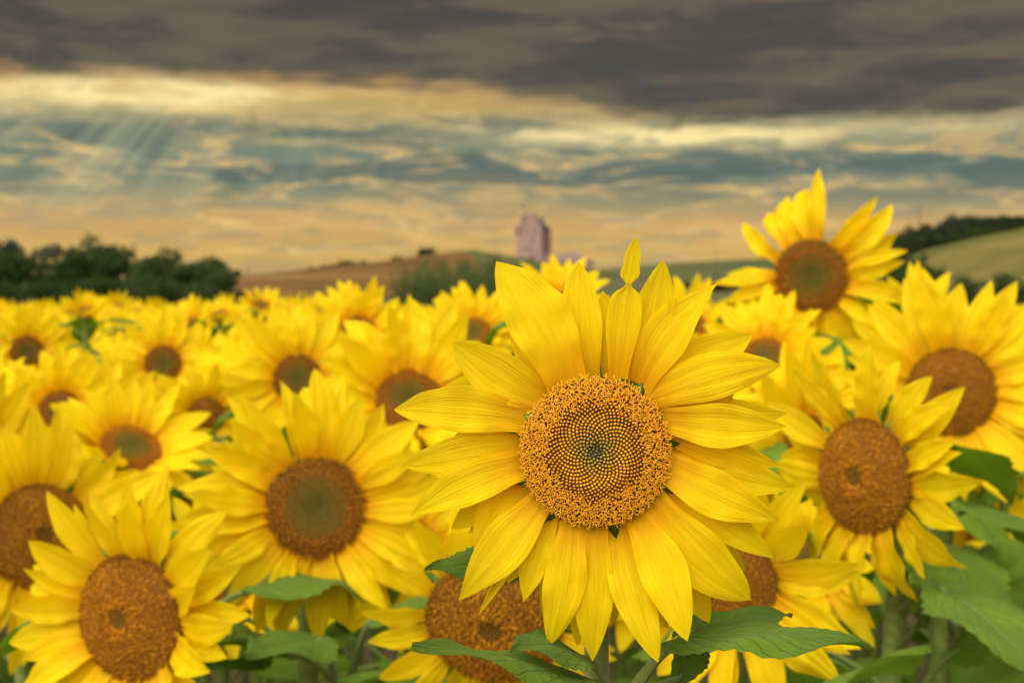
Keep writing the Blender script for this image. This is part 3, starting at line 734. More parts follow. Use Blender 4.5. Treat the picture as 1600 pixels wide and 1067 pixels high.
# --- the crowd behind: prototypes, then copies
PROTO = []
LOOK = ['brown disc facing the viewer', 'green-centred disc turned slightly right', 'green-centred disc tilted up leftward', 'brown disc turned left', 'petals fanned steeply skyward over a green-centred disc', 'green-centred disc turned well right', 'brown disc tilted moderately upward', 'disc hidden in petals pointing at the sky', 'green-centred disc turned a little right and level', 'petals seen edge-on from the side', 'its green back turned to the viewer']
GRP = 'sunflowers crowding the field'
YW = [0, 12, -15, -25, 8, 25, -8, 0, 18, 70, 155]; PTC = [8, 20, 35, 14, 45, 5, 28, 50, 12, 15, -10]
for k in range(11):
    rk = random.Random(500 + k)
    pt = PTC[k]
    near = sunflower((0, 0, 1.5), .185, .052, YW[k], pt, 'ring' if k % 3 else 'mature', 'soft focus crowd sunflower with ' + LOOK[k], base_off=(0, .06), npet=(19 - k % 3, 17 - k % 4), droopf=(0, .3, .1, 0, .4, .2, 0, .1, .5, .3, .2)[k], gapf=(0, 0, .1, 0, .05, .12, 0, 0, .15, .1, 0)[k],
                     tilt=(16 + pt * .35, 2 + pt * .2), leaves=8, leaf_top=.18, group=GRP, seed=60 + k, local=True, low=True, name='sunflower')[0]
    far = sunflower((0, 0, 1.5), .185, .052, YW[k], pt, 'small' if k % 3 else 'small_mature', 'far blurred sunflower in the packed field with ' + LOOK[k], base_off=(0, .06), npet=(17, 15), droopf=(0, .3, .1, 0, .4, .2, 0, .1, .5, .3, .2)[k], gapf=(0, 0, .1, 0, .05, .12, 0, 0, .15, .1, 0)[k],
                    tilt=(16 + pt * .35, 2 + pt * .2), leaves=8, leaf_top=.18, group='far sunflowers', seed=60 + k, local=True, low=True, ring=True)[0]
    PROTO.append((near, far))
used = set(); rf = random.Random(77)
spots = []
d = 2.3; tries = 0
while len(spots) < 262 and tries < 20000:
    tries += 1
    d = 2.3 + 9.7 * rf.random() ** 1.3
    px = rf.uniform(-120, 1720); xx = px2x(px, d)
    h = float(np.interp(d, [2.3, 4, 12], [1.46, 1.42, 1.40])) + rf.gauss(0, .045)
    if d < 4.5 and rf.random() < .4: h -= rf.uniform(.08, .2)
    h = min(max(h, 1.16), 1.52)
    p = Vector((xx, d, h)); qx, qy = proj(p); rpx = .185 * FPX / d
    if any((xx - a) ** 2 + (d - b_) ** 2 < (.20 + .012 * d) ** 2 for a, b_, _ in spots): continue
    bad = False
    for (hx, hy, hd, hr) in heads:
        if abs(hd - d) < .28 and math.hypot((hx - qx), (hy - qy)) < hr * .8: bad = True
        if d < hd and math.hypot(hx - qx, hy - qy) < hr * .5 + rpx * .62: bad = True
    if bad: continue
    spots.append((xx, d, h))
for (xx, d, h) in spots:
    k = rf.choice([0, 1, 2, 3, 4, 5, 6, 7, 8] * 3 + [9, 10]); t = 0 if d < 4.6 else 1; p = PROTO[k][t]
    o = p if (k, t) not in used else copy_tree(p); used.add((k, t))
    sc = h / 1.5; o.location = (xx, d + .06, gz(xx, d) - .02); o.scale = (sc * rf.uniform(.88, 1.08), sc * rf.uniform(.9, 1.05), sc); o.rotation_euler = (rf.uniform(-.04, .04), rf.uniform(-.05, .05), rf.uniform(-.35, .35))
def kill(o):
    for c in list(o.children): kill(c)
    bpy.data.objects.remove(o)
for k in range(11):
    for t in range(2):
        if (k, t) not in used: kill(PROTO[k][t])

# far part of the field: too many to count
def far_field():
    b = MB(); bl = MB(); bd = MB(); rr = random.Random(5)
    for q in range(820):
        d = 9.5 + 6.5 * rr.random() ** .8; xx = px2x(rr.uniform(-250, 1850), d)
        if q >= 520: d = 1.9 + 8 * rr.random(); xx = px2x(rr.choice((-1, 1)) * rr.uniform(960, 1500) + 800, d)
        h = 1.40 + rr.gauss(0, .05); z0 = gz(xx, d)
        C = Vector((xx, d, z0 + h)); yw = rr.gauss(0, 22); pt = rr.uniform(-5, 55)
        Hm, nrm = head_matrix(C, yw, pt, rr.uniform(0, 90)); Rr = rr.uniform(.13, .18)
        for k in range(13):
            a = 2 * math.pi * k / 13; Mx = Hm @ Matrix.Rotation(a, 4, 'Z') @ Matrix.Translation((0, .045, 0)) @ Matrix.Rotation(R(8 + pt * .4 + rr.uniform(-12, 12)), 4, 'X')
            L = (Rr - .04) * rr.uniform(.8, 1.1)
            P = [Mx @ Vector(v_) for v_ in ((-.012, 0, 0), (.012, 0, 0), (.024, L * .5, .01), (0, L, 0), (-.024, L * .5, .01), (0, L * .45, -.004))]
            b.add([tuple(v_) for v_ in P], [(0, 1, 5), (1, 2, 5), (2, 3, 5), (3, 4, 5), (4, 0, 5)], uv=[(-.5, 0), (.5, 0), (1, .5), (0, 1), (-1, .5), (0, .5)])
        ring = [Hm @ Vector((.05 * math.cos(k * .785), .05 * math.sin(k * .785), .006)) for k in range(8)]
        bd.add([tuple(v_) for v_ in ring] + [tuple(Hm @ Vector((0, 0, .022)))], [(k, (k + 1) % 8, 8) for k in range(8)], c=(.22, .09, .012))
        for k in range(5):
            a = rr.uniform(0, 6.28); dv = Vector((math.cos(a), math.sin(a), 0)); zz = h - .12 - .14 * k; cr = Vector((-dv.y, dv.x, 0))
            p0 = Vector((xx, d + .05, z0 + zz)) + dv * .05; L = rr.uniform(.16, .26)
            P = [p0, p0 + dv * L * .4 + cr * L * .35 + Vector((0, 0, .02)), p0 + dv * L + Vector((0, 0, -.08)), p0 + dv * L * .4 - cr * L * .35 + Vector((0, 0, .02))]
            bl.add([tuple(v_) for v_ in P], [(0, 1, 2), (0, 2, 3)], uv=[(0, 0), (1, .4), (0, 1), (-1, .4)])
        bl.tube([(xx, d + .06, z0 - .02), (xx, d + .05, z0 + h * .7), (xx, d + .03, z0 + h)], [.012, .010, .008], n=4, cap=False)
    root = empty('sunflower_field', (0, 26, 0)); tag(root, 'far rows of sunflowers merging into a yellow band below the hills', 'sunflowers', kind='stuff')
    for nm, bb, mm in (('petals', b, M['petal']), ('discs', bd, M['floret']), ('foliage', bl, M['leaf'])):
        o = link(nm, bb.mesh(nm, mm), root); o.location = (0, -26, 0); o['kind'] = 'stuff'
far_field()

# ------------------------------------------------------------------ trees and shrubs
def foliage_mat(name, c0, c1, tr=(.06, .12, .01)):
    m, g = mat(name)
    geo = g.n.new('ShaderNodeNewGeometry'); r_ = geo.outputs['Random Per Island']; ob = objrand(g)
    c = g.mix(r_, c0, c1); c = g.mix(g.mul(ob, .35), c, tuple(q * .6 for q in c1))
    finish(g, c, .6, .2, trans=.25, trans_col=tr); return m
M['dark_tree'] = foliage_mat('tree_leaves_dark', (.008, .020, .004), (.042, .072, .012))
M['mid_tree'] = foliage_mat('tree_leaves_mid', (.016, .034, .008), (.068, .10, .022))
M['blue_tree'] = foliage_mat('tree_leaves_slate', (.016, .028, .022), (.045, .060, .045))
M['bark'] = simple('bark', (.05, .035, .02), (.10, .075, .05), 6, .9, .1, .6, .05)
M['hedge_leaf'] = foliage_mat('hedge_leaves', (.014, .024, .008), (.048, .058, .020))
def crown_mesh(name, m, lobes, n, size, seed, spray=0):
    """leaf clumps on and inside a cluster of lobes; unit tree height = 1"""
    rr = np.random.default_rng(seed); V = []; L = np.array(lobes)
    wgt = L[:, 3] ** 2; wgt = wgt / wgt.sum()
    pick = rr.choice(len(L), n, p=wgt)
    dirs = rr.normal(size=(n, 3)); dirs /= np.linalg.norm(dirs, axis=1)[:, None]
    rad = L[pick, 3] * (.62 + .45 * rr.random(n) ** .6)
    # ragged: clump the shell with a few random bumps
    bump = 1 + .22 * np.sin(dirs[:, 0] * 7 + pick * 1.7) * np.sin(dirs[:, 1] * 8 + pick) + .15 * np.sin(dirs[:, 2] * 11 + pick * 2.3)
    P = L[pick, :3] + dirs * (rad * bump)[:, None] * np.array([1, 1, .85])
    P[:, 2] = np.maximum(P[:, 2], .02)
    a = rr.normal(size=(n, 3)) + dirs * .8; a /= np.linalg.norm(a, axis=1)[:, None]
    t = np.cross(a, rr.normal(size=(n, 3))); t /= np.linalg.norm(t, axis=1)[:, None]; u = np.cross(a, t)
    s = size * (.5 + rr.random(n))[:, None]
    q = np.stack([P - t * s * .9, P + u * s * .55, P + t * s * 1.0, P - u * s * .55], 1).reshape(-1, 3)
    b = MB(); b.add(q, [(4 * i, 4 * i + 1, 4 * i + 2, 4 * i + 3) for i in range(n)])
    return b.mesh(name, m, smooth=False)
def lobes_round(seed, n=9, wide=.42, zc=.60, h=.34):
    rr = random.Random(seed); out = [(0, 0, zc, .30)]
    for k in range(n):
        a = rr.uniform(0, 6.28); r = wide * rr.uniform(.35, .8); out.append((r * math.cos(a), r * math.sin(a), zc + h * rr.uniform(-.9, .75), rr.uniform(.11, .21)))
    return out
def lobes_bush(seed, n=10, wide=.6):
    rr = random.Random(seed); out = [(0, 0, .42, .40)]
    for k in range(n):
        a = rr.uniform(0, 6.28); r = wide * rr.uniform(.3, .9); out.append((r * math.cos(a), r * math.sin(a), rr.uniform(.15, .72), rr.uniform(.14, .28)))
    return out
def trunk_mesh(seed, lobes, th=.5, r0=.030):
    rr = random.Random(seed); b = MB()
    top = Vector((rr.uniform(-.03, .03), rr.uniform(-.03, .03), th)); b.tube([(0, 0, -.05), (0.005, 0, th * .5), top], [r0, r0 * .75, r0 * .5], n=7)
    for (x_, y_, z_, q) in lobes[1:7]:
        p = Vector((0, 0, th * rr.uniform(.4, .9))); e = Vector((x_, y_, z_)); b.tube([p, p.lerp(e, .5) + Vector((0, 0, .03)), e], [r0 * .45, r0 * .3, r0 * .12], n=5)
    return b.mesh('trunk', M['bark'])
TREES = {}
for key, m_, n_, sz in (('big', 'dark_tree', 8500, .021), ('mid', 'mid_tree', 8500, .022), ('far', 'blue_tree', 1700, .034)):
    for k in range(3):
        lb = lobes_round(k * 7 + len(key) * 31 + ord(key[0]), n=12 if key != 'far' else 9, wide=.5)
        TREES[key, k] = (crown_mesh('crown', M[m_], lb, n_, sz, k + 11), trunk_mesh(k, lb))
for key, m_, n_, sz in (('bush', 'mid_tree', 3600, .034), ('dbush', 'dark_tree', 3600, .034), ('hedge', 'hedge_leaf', 1100, .06)):
    for k in range(3):
        lb = lobes_bush(k * 5 + ord(key[0]) + 3)
        TREES[key, k] = (crown_mesh('crown', M[m_], lb, n_, sz, k + 31), trunk_mesh(k + 20, lb, .35, .022))
rt = random.Random(4)
def tree(key, px, top, d, wpx, label, cat='tree', group=None, name='tree', sink=.1, parts=('crown', 'trunk')):
    xx = px2x(px, d); z0 = gz(xx, d) - sink; h = py2z(top, d) - z0
    cm, tm = TREES[key, rt.randrange(3)]
    r = empty(name, (xx, d, z0), rt.uniform(0, 6.28)); tag(r, label, cat, group)
    wid = wpx / FPX * d; base_w = 1.15 if key in ('big', 'mid', 'far') else 1.35
    s = Vector((wid / base_w, wid / base_w, h * 1.03))
    for nm, me in zip(parts, (cm, tm)):
        o = link(nm, me, r); o.scale = s
    return r
tree('dbush', 188, 362, 165, 112, 'tallest dark round tree rising above the left-hand thicket')
G1 = 'thicket trees beside the stubble field'
for px, top, d, w in ((20, 398, 150, 130), (95, 404, 152, 120), (150, 398, 155, 110), (255, 398, 150, 120), (232, 408, 146, 90), (310, 408, 145, 110), (345, 418, 142, 80)):
    tree('big' if rt.random() < .6 else 'mid', px, top - 6, d, w, 'dark leafy tree of the thicket left of the stubble field', group=G1)
G2 = 'lower bushes in front of the thicket'
for px, top, d, w in ((10, 436, 120, 100), (75, 432, 122, 110), (140, 430, 118, 110), (205, 425, 120, 110), (262, 428, 118, 100), (318, 436, 116, 100), (358, 448, 112, 70), (385, 462, 108, 50)):
    tree('bush' if rt.random() < .5 else 'dbush', px, top, d, w, 'dense green bush at the foot of the dark thicket', 'bush', G2, 'bush')
for px, top, w in ((14, 371, 76), (62, 380, 44), (98, 378, 56), (126, 384, 26), (-40, 376, 60)):
    tree('far', px, top, 265, w, 'slate green far tree on the skyline behind the thicket', group='far skyline trees')
G3 = 'hedge bushes along the top of the stubble field'
for px, top, w in ((478, 419, 22), (492, 416, 24), (507, 412, 26), (523, 411, 24), (538, 404, 26), (553, 407, 22), (566, 406, 20), (580, 409, 22), (594, 408, 16), (606, 408, 14)):
    tree('hedge', px, top, 545, w, 'dark hedge bush along the top edge of the stubble field', 'bush', G3, 'hedge_bush', sink=.4)
for px, top, w in ((380, 430, 30), (402, 431, 28), (420, 431, 26), (438, 432, 24), (458, 432, 12)):
    tree('hedge', px, top, 640, w, 'low far hedge bush below the utility poles', 'bush', 'far hedge below the poles', 'hedge_bush', sink=.4)
tree('dbush', 621, 400, 520, 26, 'round dark bush standing alone on the ridge by the road', 'bush', None, 'bush', sink=.3)
tree('dbush', 666, 385, 500, 42, 'bigger ragged bush on the ridge beside the castle road', 'bush', None, 'bush', sink=.3)
for px, top, w in ((804, 403, 12), (815, 402, 11), (829, 400, 11), (850, 408, 14)):
    tree('dbush', px, top, 540, w, 'small round bush at the foot of the tower', 'bush', 'bushes at the foot of the tower', 'bush', sink=.3)
G4 = 'scrub along the right ridge'
for i in range(30):
    f = i / 29; px = 1392 + 235 * f + rt.uniform(-5, 5)
    top = np.interp(px, [1390, 1420, 1450, 1490, 1530, 1570, 1600, 1640], [366, 348, 347, 330, 329, 334, 333, 326]) + rt.uniform(0, 5)
    tree('hedge' if rt.random() < .8 else 'dbush', px, top, 372 - 6 * (i % 2), rt.uniform(28, 44), 'dark scrub bush crowding the crest of the right hill', 'bush', G4, 'scrub_bush', sink=.5)
for i in range(18):
    f = i / 17; px = 1398 + 215 * f; top = np.interp(px, [1390, 1420, 1480, 1540, 1620], [384, 366, 362, 350, 343]) + rt.uniform(-2, 6)
    tree('hedge' if rt.random() < .6 else 'bush', px, top, 345, rt.uniform(26, 40), 'scrub bush on the slope above the pasture', 'bush', 'scrub above the pasture', 'scrub_bush', sink=.5)
for px, top, d, w in ((1405, 392, 230, 60), (1432, 398, 215, 50), (1402, 415, 190, 60), (1378, 425, 190, 50)):
    tree('dbush', px, top, d, w, 'dark green bush where the pasture meets the tall sunflower', 'bush', 'bushes left of the pasture', 'bush', sink=.3)
tree('dbush', 1462, 388, 48, 58, 'nearest dark green bush, rounded, in front of the pasture hill', 'bush', None, 'bush')
for px, top, d, w in ((1520, 424, 90, 90), (1580, 418, 92, 90), (1640, 415, 92, 90)):
    tree('bush', px, top, d, w, 'low green bush in the hedge under the pasture', 'bush', 'hedge under the pasture', 'bush')
for px, top, d, w in ((1120, 432, 300, 80), (1180, 432, 310, 90), (1250, 430, 300, 90), (1060, 436, 320, 70), (1320, 428, 290, 90)):
    tree('hedge', px, top, d, w, 'low dark hedge bush on the plain behind the large open flower', 'bush', 'hedge on the plain', 'hedge_bush', sink=.3)

# leafy weeds and saplings with separate upright sprays
def sapling_mesh(seed, stems=10, n=170):
    rr = random.Random(seed); b = MB(); st = MB()
    for k in range(stems):
        a = rr.uniform(0, 6.28); r = rr.uniform(0, .28); top = Vector((r * 1.5 * math.cos(a), r * 1.5 * math.sin(a), rr.uniform(.65, 1.0))); base = Vector((r * .5 * math.cos(a), r * .5 * math.sin(a), 0))
        mid = base.lerp(top, .5) + Vector((rr.uniform(-.04, .04), rr.uniform(-.04, .04), 0)); st.tube([base, mid, top], [.007, .005, .002], n=4)
        for i in range(n):
            t = .12 + .9 * (i / n) ** .9; p = base.lerp(mid, t * 2) if t < .5 else mid.lerp(top, t * 2 - 1)
            w = rr.uniform(0, 6.28); d_ = Vector((math.cos(w), math.sin(w), rr.uniform(-.3, .6))).normalized(); L = rr.uniform(.035, .07) * (1.25 - t * .6)
            p = p + d_ * rr.uniform(.0, .11); c = d_.cross(Vector((rr.gauss(0, 1), rr.gauss(0, 1), rr.gauss(0, 1)))).normalized()
            b.add([tuple(p), tuple(p + d_ * L * .5 + c * L * .34), tuple(p + d_ * L), tuple(p + d_ * L * .5 - c * L * .34)], [(0, 1, 2, 3)])
    return b, st
SAP = []
M['sap'] = foliage_mat('sapling_leaves', (.035, .065, .014), (.12, .165, .045))
for k in range(4):
    b, st = sapling_mesh(90 + k); SAP.append((b.mesh('foliage', M['sap'], smooth=False), st.mesh('stems', M['bark'])))
def sapling(px, top, d, wpx, label, group):
    xx = px2x(px, d); z0 = gz(xx, d) - .05; h = py2z(top, d) - z0; fm, sm_ = SAP[rt.randrange(4)]
    r = empty('shrub', (xx, d, z0), rt.uniform(0, 6.28)); tag(r, label, 'shrub', group); w = wpx / FPX * d / .8
    for nm, me in (('foliage', fm), ('stem', sm_)): link(nm, me, r).scale = (w, w, h)
for px, top, d, w in ((634, 412, 72, 46), (652, 404, 74, 46), (668, 396, 70, 40), (684, 408, 72, 46), (700, 404, 74, 46), (716, 402, 70, 46), (732, 404, 73, 46), (748, 402, 70, 46), (764, 400, 72, 46), (780, 404, 74, 46), (796, 408, 72, 46),
                      (643, 422, 64, 46), (675, 420, 64, 46), (706, 420, 63, 46), (738, 420, 64, 46), (768, 420, 64, 46), (812, 412, 66, 40), (830, 416, 68, 40), (726, 392, 75, 14), (776, 388, 75, 16)):
    sapling(px, top, d, w, 'leafy green shrub in the row below the tower hill', 'leafy shrubs below the tower')
for px, top, d, w in ((497, 450, 58, 30), (517, 446, 60, 36), (536, 444, 60, 30), (550, 456, 58, 26), (478, 458, 56, 26), (588, 452, 60, 26)):
    sapling(px, top, d, w, 'small sparse shrub at the near edge of the stubble field', 'sparse shrubs before the stubble field')

# ------------------------------------------------------------------ tower house on the hill
def stone_mat(name, a, b_, c_, sc=1.0):
    m, g = mat(name)
    t = g.n.new('ShaderNodeTexCoord'); P = t.outputs['Object']
    vo = g.n.new('ShaderNodeTexVoronoi'); vo.inputs['Scale'].default_value = 1.6 * sc; vo.feature = 'F1'
    mp = g.n.new('ShaderNodeMapping'); mp.inputs['Scale'].default_value = (1, 1, 1.7); g.l.new(P, mp.inputs[0]); g.l.new(mp.outputs[0], vo.inputs['Vector'])
    sepc = g.n.new('ShaderNodeSeparateColor'); g.l.new(vo.outputs['Color'], sepc.inputs[0])
    blot = g.noise(P, .35, 6, .65); fine = g.noise(P, 4, 4, .6)
    mp2 = g.n.new('ShaderNodeMapping'); mp2.inputs['Scale'].default_value = (1.2, 1.2, .18); g.l.new(P, mp2.inputs[0]); run = g.noise(mp2.outputs[0], .9, 5, .6)
    c = g.mix(sepc.outputs[0], a, b_); c = g.mix(g.mul(g.sstep(.45, .7, blot), .7), c, c_)
    c = g.mix(g.mul(g.sstep(.58, .75, run), .4), c, tuple(q * .5 for q in a))
    finish(g, c, .92, .1, bump=g.add(vo.outputs['Distance'], fine), bump_s=.5, bump_d=.08); return m
M['stone'] = stone_mat('tower_stone', (.24, .150, .130), (.32, .21, .182), (.285, .20, .172))
M['stone2'] = stone_mat('tower_dressing', (.13, .065, .06), (.19, .10, .09), (.16, .09, .08))
M['slate'] = simple('slate_roof', (.045, .048, .045), (.085, .088, .075), 1.6, .7, .3, .5, .06, stretch=(1, 1, 3))
M['glass'] = simple('window_glass', (.05, .06, .08), (.10, .12, .15), 2, .12, .5, .05, .01)
M['frame'] = simple('window_frame', (.45, .42, .40), (.55, .52, .5), 8, .6, .3, .1, .01)
M['pole'] = simple('weathered_pole', (.07, .055, .04), (.13, .10, .075), 4, .85, .2, .4, .02)
def bevel(o, w=.08):
    md = o.modifiers.new('bevel', 'BEVEL'); md.width = w; md.segments = 2; md.limit_method = 'ANGLE'
def tower():
    d = 560; xc = px2x(834, d); z0 = gz(xc, d) - 1.2
    base_py = 408; zb = 1.2
    r = empty('tower_house', (xc, d, z0), R(-24)); tag(r, 'tall pinkish stone tower house with slate roof and chimneys on the hill', 'castle')
    w, dp = 5.2, 4.7                     # half width of the front, half depth
    He = py2z(357, d) - z0               # eaves
    Ha = py2z(343, d) - z0               # gable apex
    b = MB()
    # walls: body with a slight batter
    b.add([(-w - .25, -dp - .25, -1.5), (w + .25, -dp - .25, -1.5), (w + .25, dp + .25, -1.5), (-w - .25, dp + .25, -1.5), (-w, -dp, He), (w, -dp, He), (w, dp, He), (-w, dp, He)],
          [(0, 1, 5, 4), (1, 2, 6, 5), (2, 3, 7, 6), (3, 0, 4, 7), (4, 5, 6, 7)])
    o = link('wall', b.mesh('tower_wall', M['stone'], smooth=False), r); bevel(o)
    gxl, gxr, gxa = -2.9, w, .9           # the gable stands right of a parapet walk
    for nm, y0 in (('gable', -dp - .012), ('gable', dp - .788)):
        b = MB(); y1 = y0 + .8
        b.add([(gxl, y0, He - .1), (gxr - .02, y0, He - .1), (gxa + .9, y0, Ha), (gxa - .9, y0, Ha), (gxl, y1, He - .1), (gxr - .02, y1, He - .1), (gxa + .9, y1, Ha), (gxa - .9, y1, Ha)],
              [(0, 1, 2, 3), (5, 4, 7, 6), (1, 5, 6, 2), (2, 6, 7, 3), (3, 7, 4, 0), (0, 4, 5, 1)])
        o = link(nm, b.mesh('gable', M['stone'], smooth=False), r)
    b = MB(); ya, yb = -dp + .8, dp - .8; zr = Ha - .4
    b.add([(gxl, ya, He), (gxa, ya, zr), (gxr + .35, ya, He - .12), (gxl, yb, He), (gxa, yb, zr), (gxr + .35, yb, He - .12), (gxl, ya, He - .25), (gxr + .35, ya, He - .35), (gxl, yb, He - .25), (gxr + .35, yb, He - .35)],
          [(0, 1, 4, 3), (1, 2, 5, 4), (2, 7, 9, 5), (6, 8, 9, 7), (0, 3, 8, 6), (0, 6, 7, 2, 1), (3, 4, 5, 9, 8)])
    link('roof', b.mesh('roof', M['slate'], smooth=False), r)
    def chim(x0, x1, y0, y1, z0_, z1_):
        b = MB(); b.box(x0, x1, y0, y1, z0_, z1_); o = link('chimney', b.mesh('chimney', M['stone'], smooth=False), r); bevel(o, .05)
        b = MB(); b.box(x0 - .14, x1 + .14, y0 - .14, y1 + .14, z1_ - .02, z1_ + .3); c_ = link('cope', b.mesh('cope', M['stone2'], smooth=False), o)
    Hc = py2z(337.5, d) - z0
    chim(gxa - 2.35, gxa + 1.75, -dp - .05, -dp + 1.15, He + 1.5, Hc)
    chim(gxa - .6, gxa + 1.6, dp - 1.3, dp + .03, He + 1.8, Hc - .9)
    chim(-w + .55, -w + 2.1, -dp + 2.2, -dp + 4.0, He - .1, Hc - .4)
    # parapet walk, corbel course and the corner bartizan
    b = MB(); b.box(-w - .28, -2.9, -dp - .28, -dp + .25, He - .05, He + 1.0); b.box(-w - .28, -w + .25, -dp + .25, dp + .1, He - .05, He + 1.0); link('parapet', b.mesh('parapet', M['stone'], smooth=False), r)
    b = MB(); b.box(-w - .36, -2.85, -dp - .36, -dp + .01, He - .55, He - .053); b.box(-w - .36, -w + .01, -dp + .012, dp + .2, He - .55, He - .053); link('corbel_course', b.mesh('corbel', M['stone2'], smooth=False), r)
    b = MB(); na = 16
    prof = [(.35, He - 3.0), (.75, He - 2.3), (1.05, He - 1.7), (1.2, He - 1.2), (1.2, He + .9), (1.32, He + .95), (1.32, He + 1.25), (.9, He + 1.25)]
    V = [(-w + .15 + q * math.cos(k * 2 * math.pi / na), -dp + .15 + q * math.sin(k * 2 * math.pi / na), zz) for q, zz in prof for k in range(na)]
    b.add(V, [(i * na + k, i * na + (k + 1) % na, (i + 1) * na + (k + 1) % na, (i + 1) * na + k) for i in range(len(prof) - 1) for k in range(na)] + [tuple((len(prof) - 1) * na + k for k in range(na))])
    link('bartizan', b.mesh('bartizan', M['stone'], smooth=False), r)
    # windows: dark reveal, pale frame, pane
    def win(cx, cz, ww, hh_, face='front', dark=False):
        b = MB(); t_ = .16
        def bx(x0, x1, z0_, z1_, dep):
            if face == 'front': b.box(x0, x1, -dp - dep, -dp + .1, z0_, z1_)
            else: b.box(w - .1, w + dep, x0, x1, z0_, z1_)
        off = .26 * max(0, 1 - cz / He)
        for q in ((cx - ww / 2 - t_, cx + ww / 2 + t_, cz + hh_ / 2, cz + hh_ / 2 + t_ * 1.2), (cx - ww / 2 - t_, cx + ww / 2 + t_, cz - hh_ / 2 - t_, cz - hh_ / 2), (cx - ww / 2 - t_, cx - ww / 2, cz - hh_ / 2 + .001, cz + hh_ / 2 - .001), (cx + ww / 2, cx + ww / 2 + t_, cz - hh_ / 2 + .001, cz + hh_ / 2 - .001)):
            bx(*q, off + .12)
        o = link('window', b.mesh('window', M['stone2'], smooth=False), r)
        b = MB(); bx(cx - ww / 2, cx + ww / 2, cz - hh_ / 2, cz + hh_ / 2, off + .03); link('pane', b.mesh('pane', M['glass'], smooth=False), o)
        if not dark:
            b = MB(); bx(cx - .05, cx + .05, cz - hh_ / 2, cz + hh_ / 2, off + .06); bx(cx - ww / 2, cx - .05, cz - .05, cz + .05, off + .06); bx(cx + .05, cx + ww / 2, cz - .05, cz + .05, off + .06); link('frame', b.mesh('frame', M['frame'], smooth=False), o)
    P = lambda py: py2z(py, d) - z0
    win(1.55, P(374), 1.0, 1.6); win(.25, P(391), .9, 1.7); win(2.7, P(361.5), .8, 1.0, dark=True); win(-2.7, P(390), .6, .6, dark=True); win(3.2, P(396), .4, .7, dark=True); win(-.6, P(363), .45, .8, dark=True)
    win(-1.5, P(363), .7, 1.1, 'side', True); win(-2.2, P(375), .6, 1.2, 'side', True); win(1.6, P(377), .7, 1.3, 'side', True); win(.2, P(388), .7, 1.2, 'side', True)
    # flag pole
    b = MB(); b.tube([(-w + 1.0, -dp + 1.2, He - .1), (-w + 1.0, -dp + 1.2, P(320))], [.09, .06], n=6); fp = link('flagpole', b.mesh('flagpole', M['frame']), r)
    b = MB(); n_ = 7; V = []
    for i in range(n_):
        for j in range(3): V.append((-w + 1.06 + i * .17, -dp + 1.2 + .12 * math.sin(i * 1.3 + j * .5), P(321) - j * .5 - i * .08))
    b.add(V, grid_faces(n_, 3)); link('flag', b.mesh('flag', simple('flag_cloth', (.02, .025, .05), (.03, .035, .07), 5, .8, .1, .1, .01)), fp)
    # lower wing against the right side
    b = MB(); b.add([(w - .1, -2.6, -2), (w + 3.6, -2.6, -2.5), (w + 3.6, 2.8, -2.5), (w - .1, 2.8, -2), (w - .1, -2.6, 3.9), (w + 3.6, -2.6, 2.0), (w + 3.6, 2.8, 2.0), (w - .1, 2.8, 3.9)],
                    [(0, 1, 5, 4), (1, 2, 6, 5), (2, 3, 7, 6), (3, 0, 4, 7), (4, 5, 6, 7)])
    link('lean_to', b.mesh('lean_to', M['stone'], smooth=False), r)
tower()
def cottage():
    d = 548; xc = px2x(895, d); z0 = py2z(421, d); r = empty('cottage', (xc, d, min(z0, gz(xc, d)) - .3), R(-8)); tag(r, 'low pinkish stone building with hipped roof beside the tower', 'building')
    b = MB(); hw, hd, h = 7.5, 3.6, py2z(408, d) - r.location.z
    b.box(-hw, hw, -hd, hd, -2, h); link('wall', b.mesh('cottage_wall', M['stone'], smooth=False), r)
    ht = py2z(394.5, d) - r.location.z
    b = MB(); b.add([(-hw - .4, -hd - .4, h - .1), (hw + .6, -hd - .4, h - .1), (hw + .6, hd + .4, h - .1), (-hw - .4, hd + .4, h - .1), (-hw + 3.2, 0, ht), (hw - 6.2, 0, ht)], [(0, 1, 5, 4), (1, 2, 5), (2, 3, 4, 5), (3, 0, 4), (3, 2, 1, 0)])
    link('roof', b.mesh('cottage_roof', simple('clay_tile_roof', (.15, .10, .085), (.21, .14, .115), 1.5, .8, .2, .5, .05, stretch=(1, 1, 3)), smooth=False), r)
    for x_ in (-3.5, 0.5, 4):
        b = MB(); b.box(x_ - .5, x_ + .5, -hd - .05, -hd + .1, h - 2.2, h - .8); link('window', b.mesh('cottage_window', M['glass'], smooth=False), r)
cottage()

# ------------------------------------------------------------------ utility poles, wires, birds
def pole(px, top, bot, d, label, arms=1, group=None):
    xx = px2x(px, d); z0 = gz(xx, d) - .5; zt = py2z(top, d); r = empty('utility_pole', (xx, d, z0), R(12)); tag(r, label, 'utility pole', group); h = zt - z0
    b = MB(); b.tube([(0, 0, 0), (0, 0, h)], [.22, .16], n=8); link('post', b.mesh('post', M['pole']), r)
    for k in range(arms):
        za = h - .35 - k * 1.1; b = MB(); b.box(-1.0, 1.0, -.2, -.08, za - .07, za + .07); o = link('crossarm', b.mesh('crossarm', M['pole'], smooth=False), r)
        for q in (-.85, 0.0, .85):
            b = MB(); b.tube([(q, -.14, za + .07), (q, -.14, za + .32)], [.06, .035], n=6); link('insulator', b.mesh('insulator', M['frame']), o)
    return Vector((xx, d, zt - .1))
a = pole(388, 416, 433, 420, 'wooden utility pole beyond the end of the thicket'); b_ = pole(434, 421, 433, 560, 'smaller utility pole above the far hedge')
pole(1118, 392, 412, 620, 'utility pole standing alone on the plain behind the large open flower')
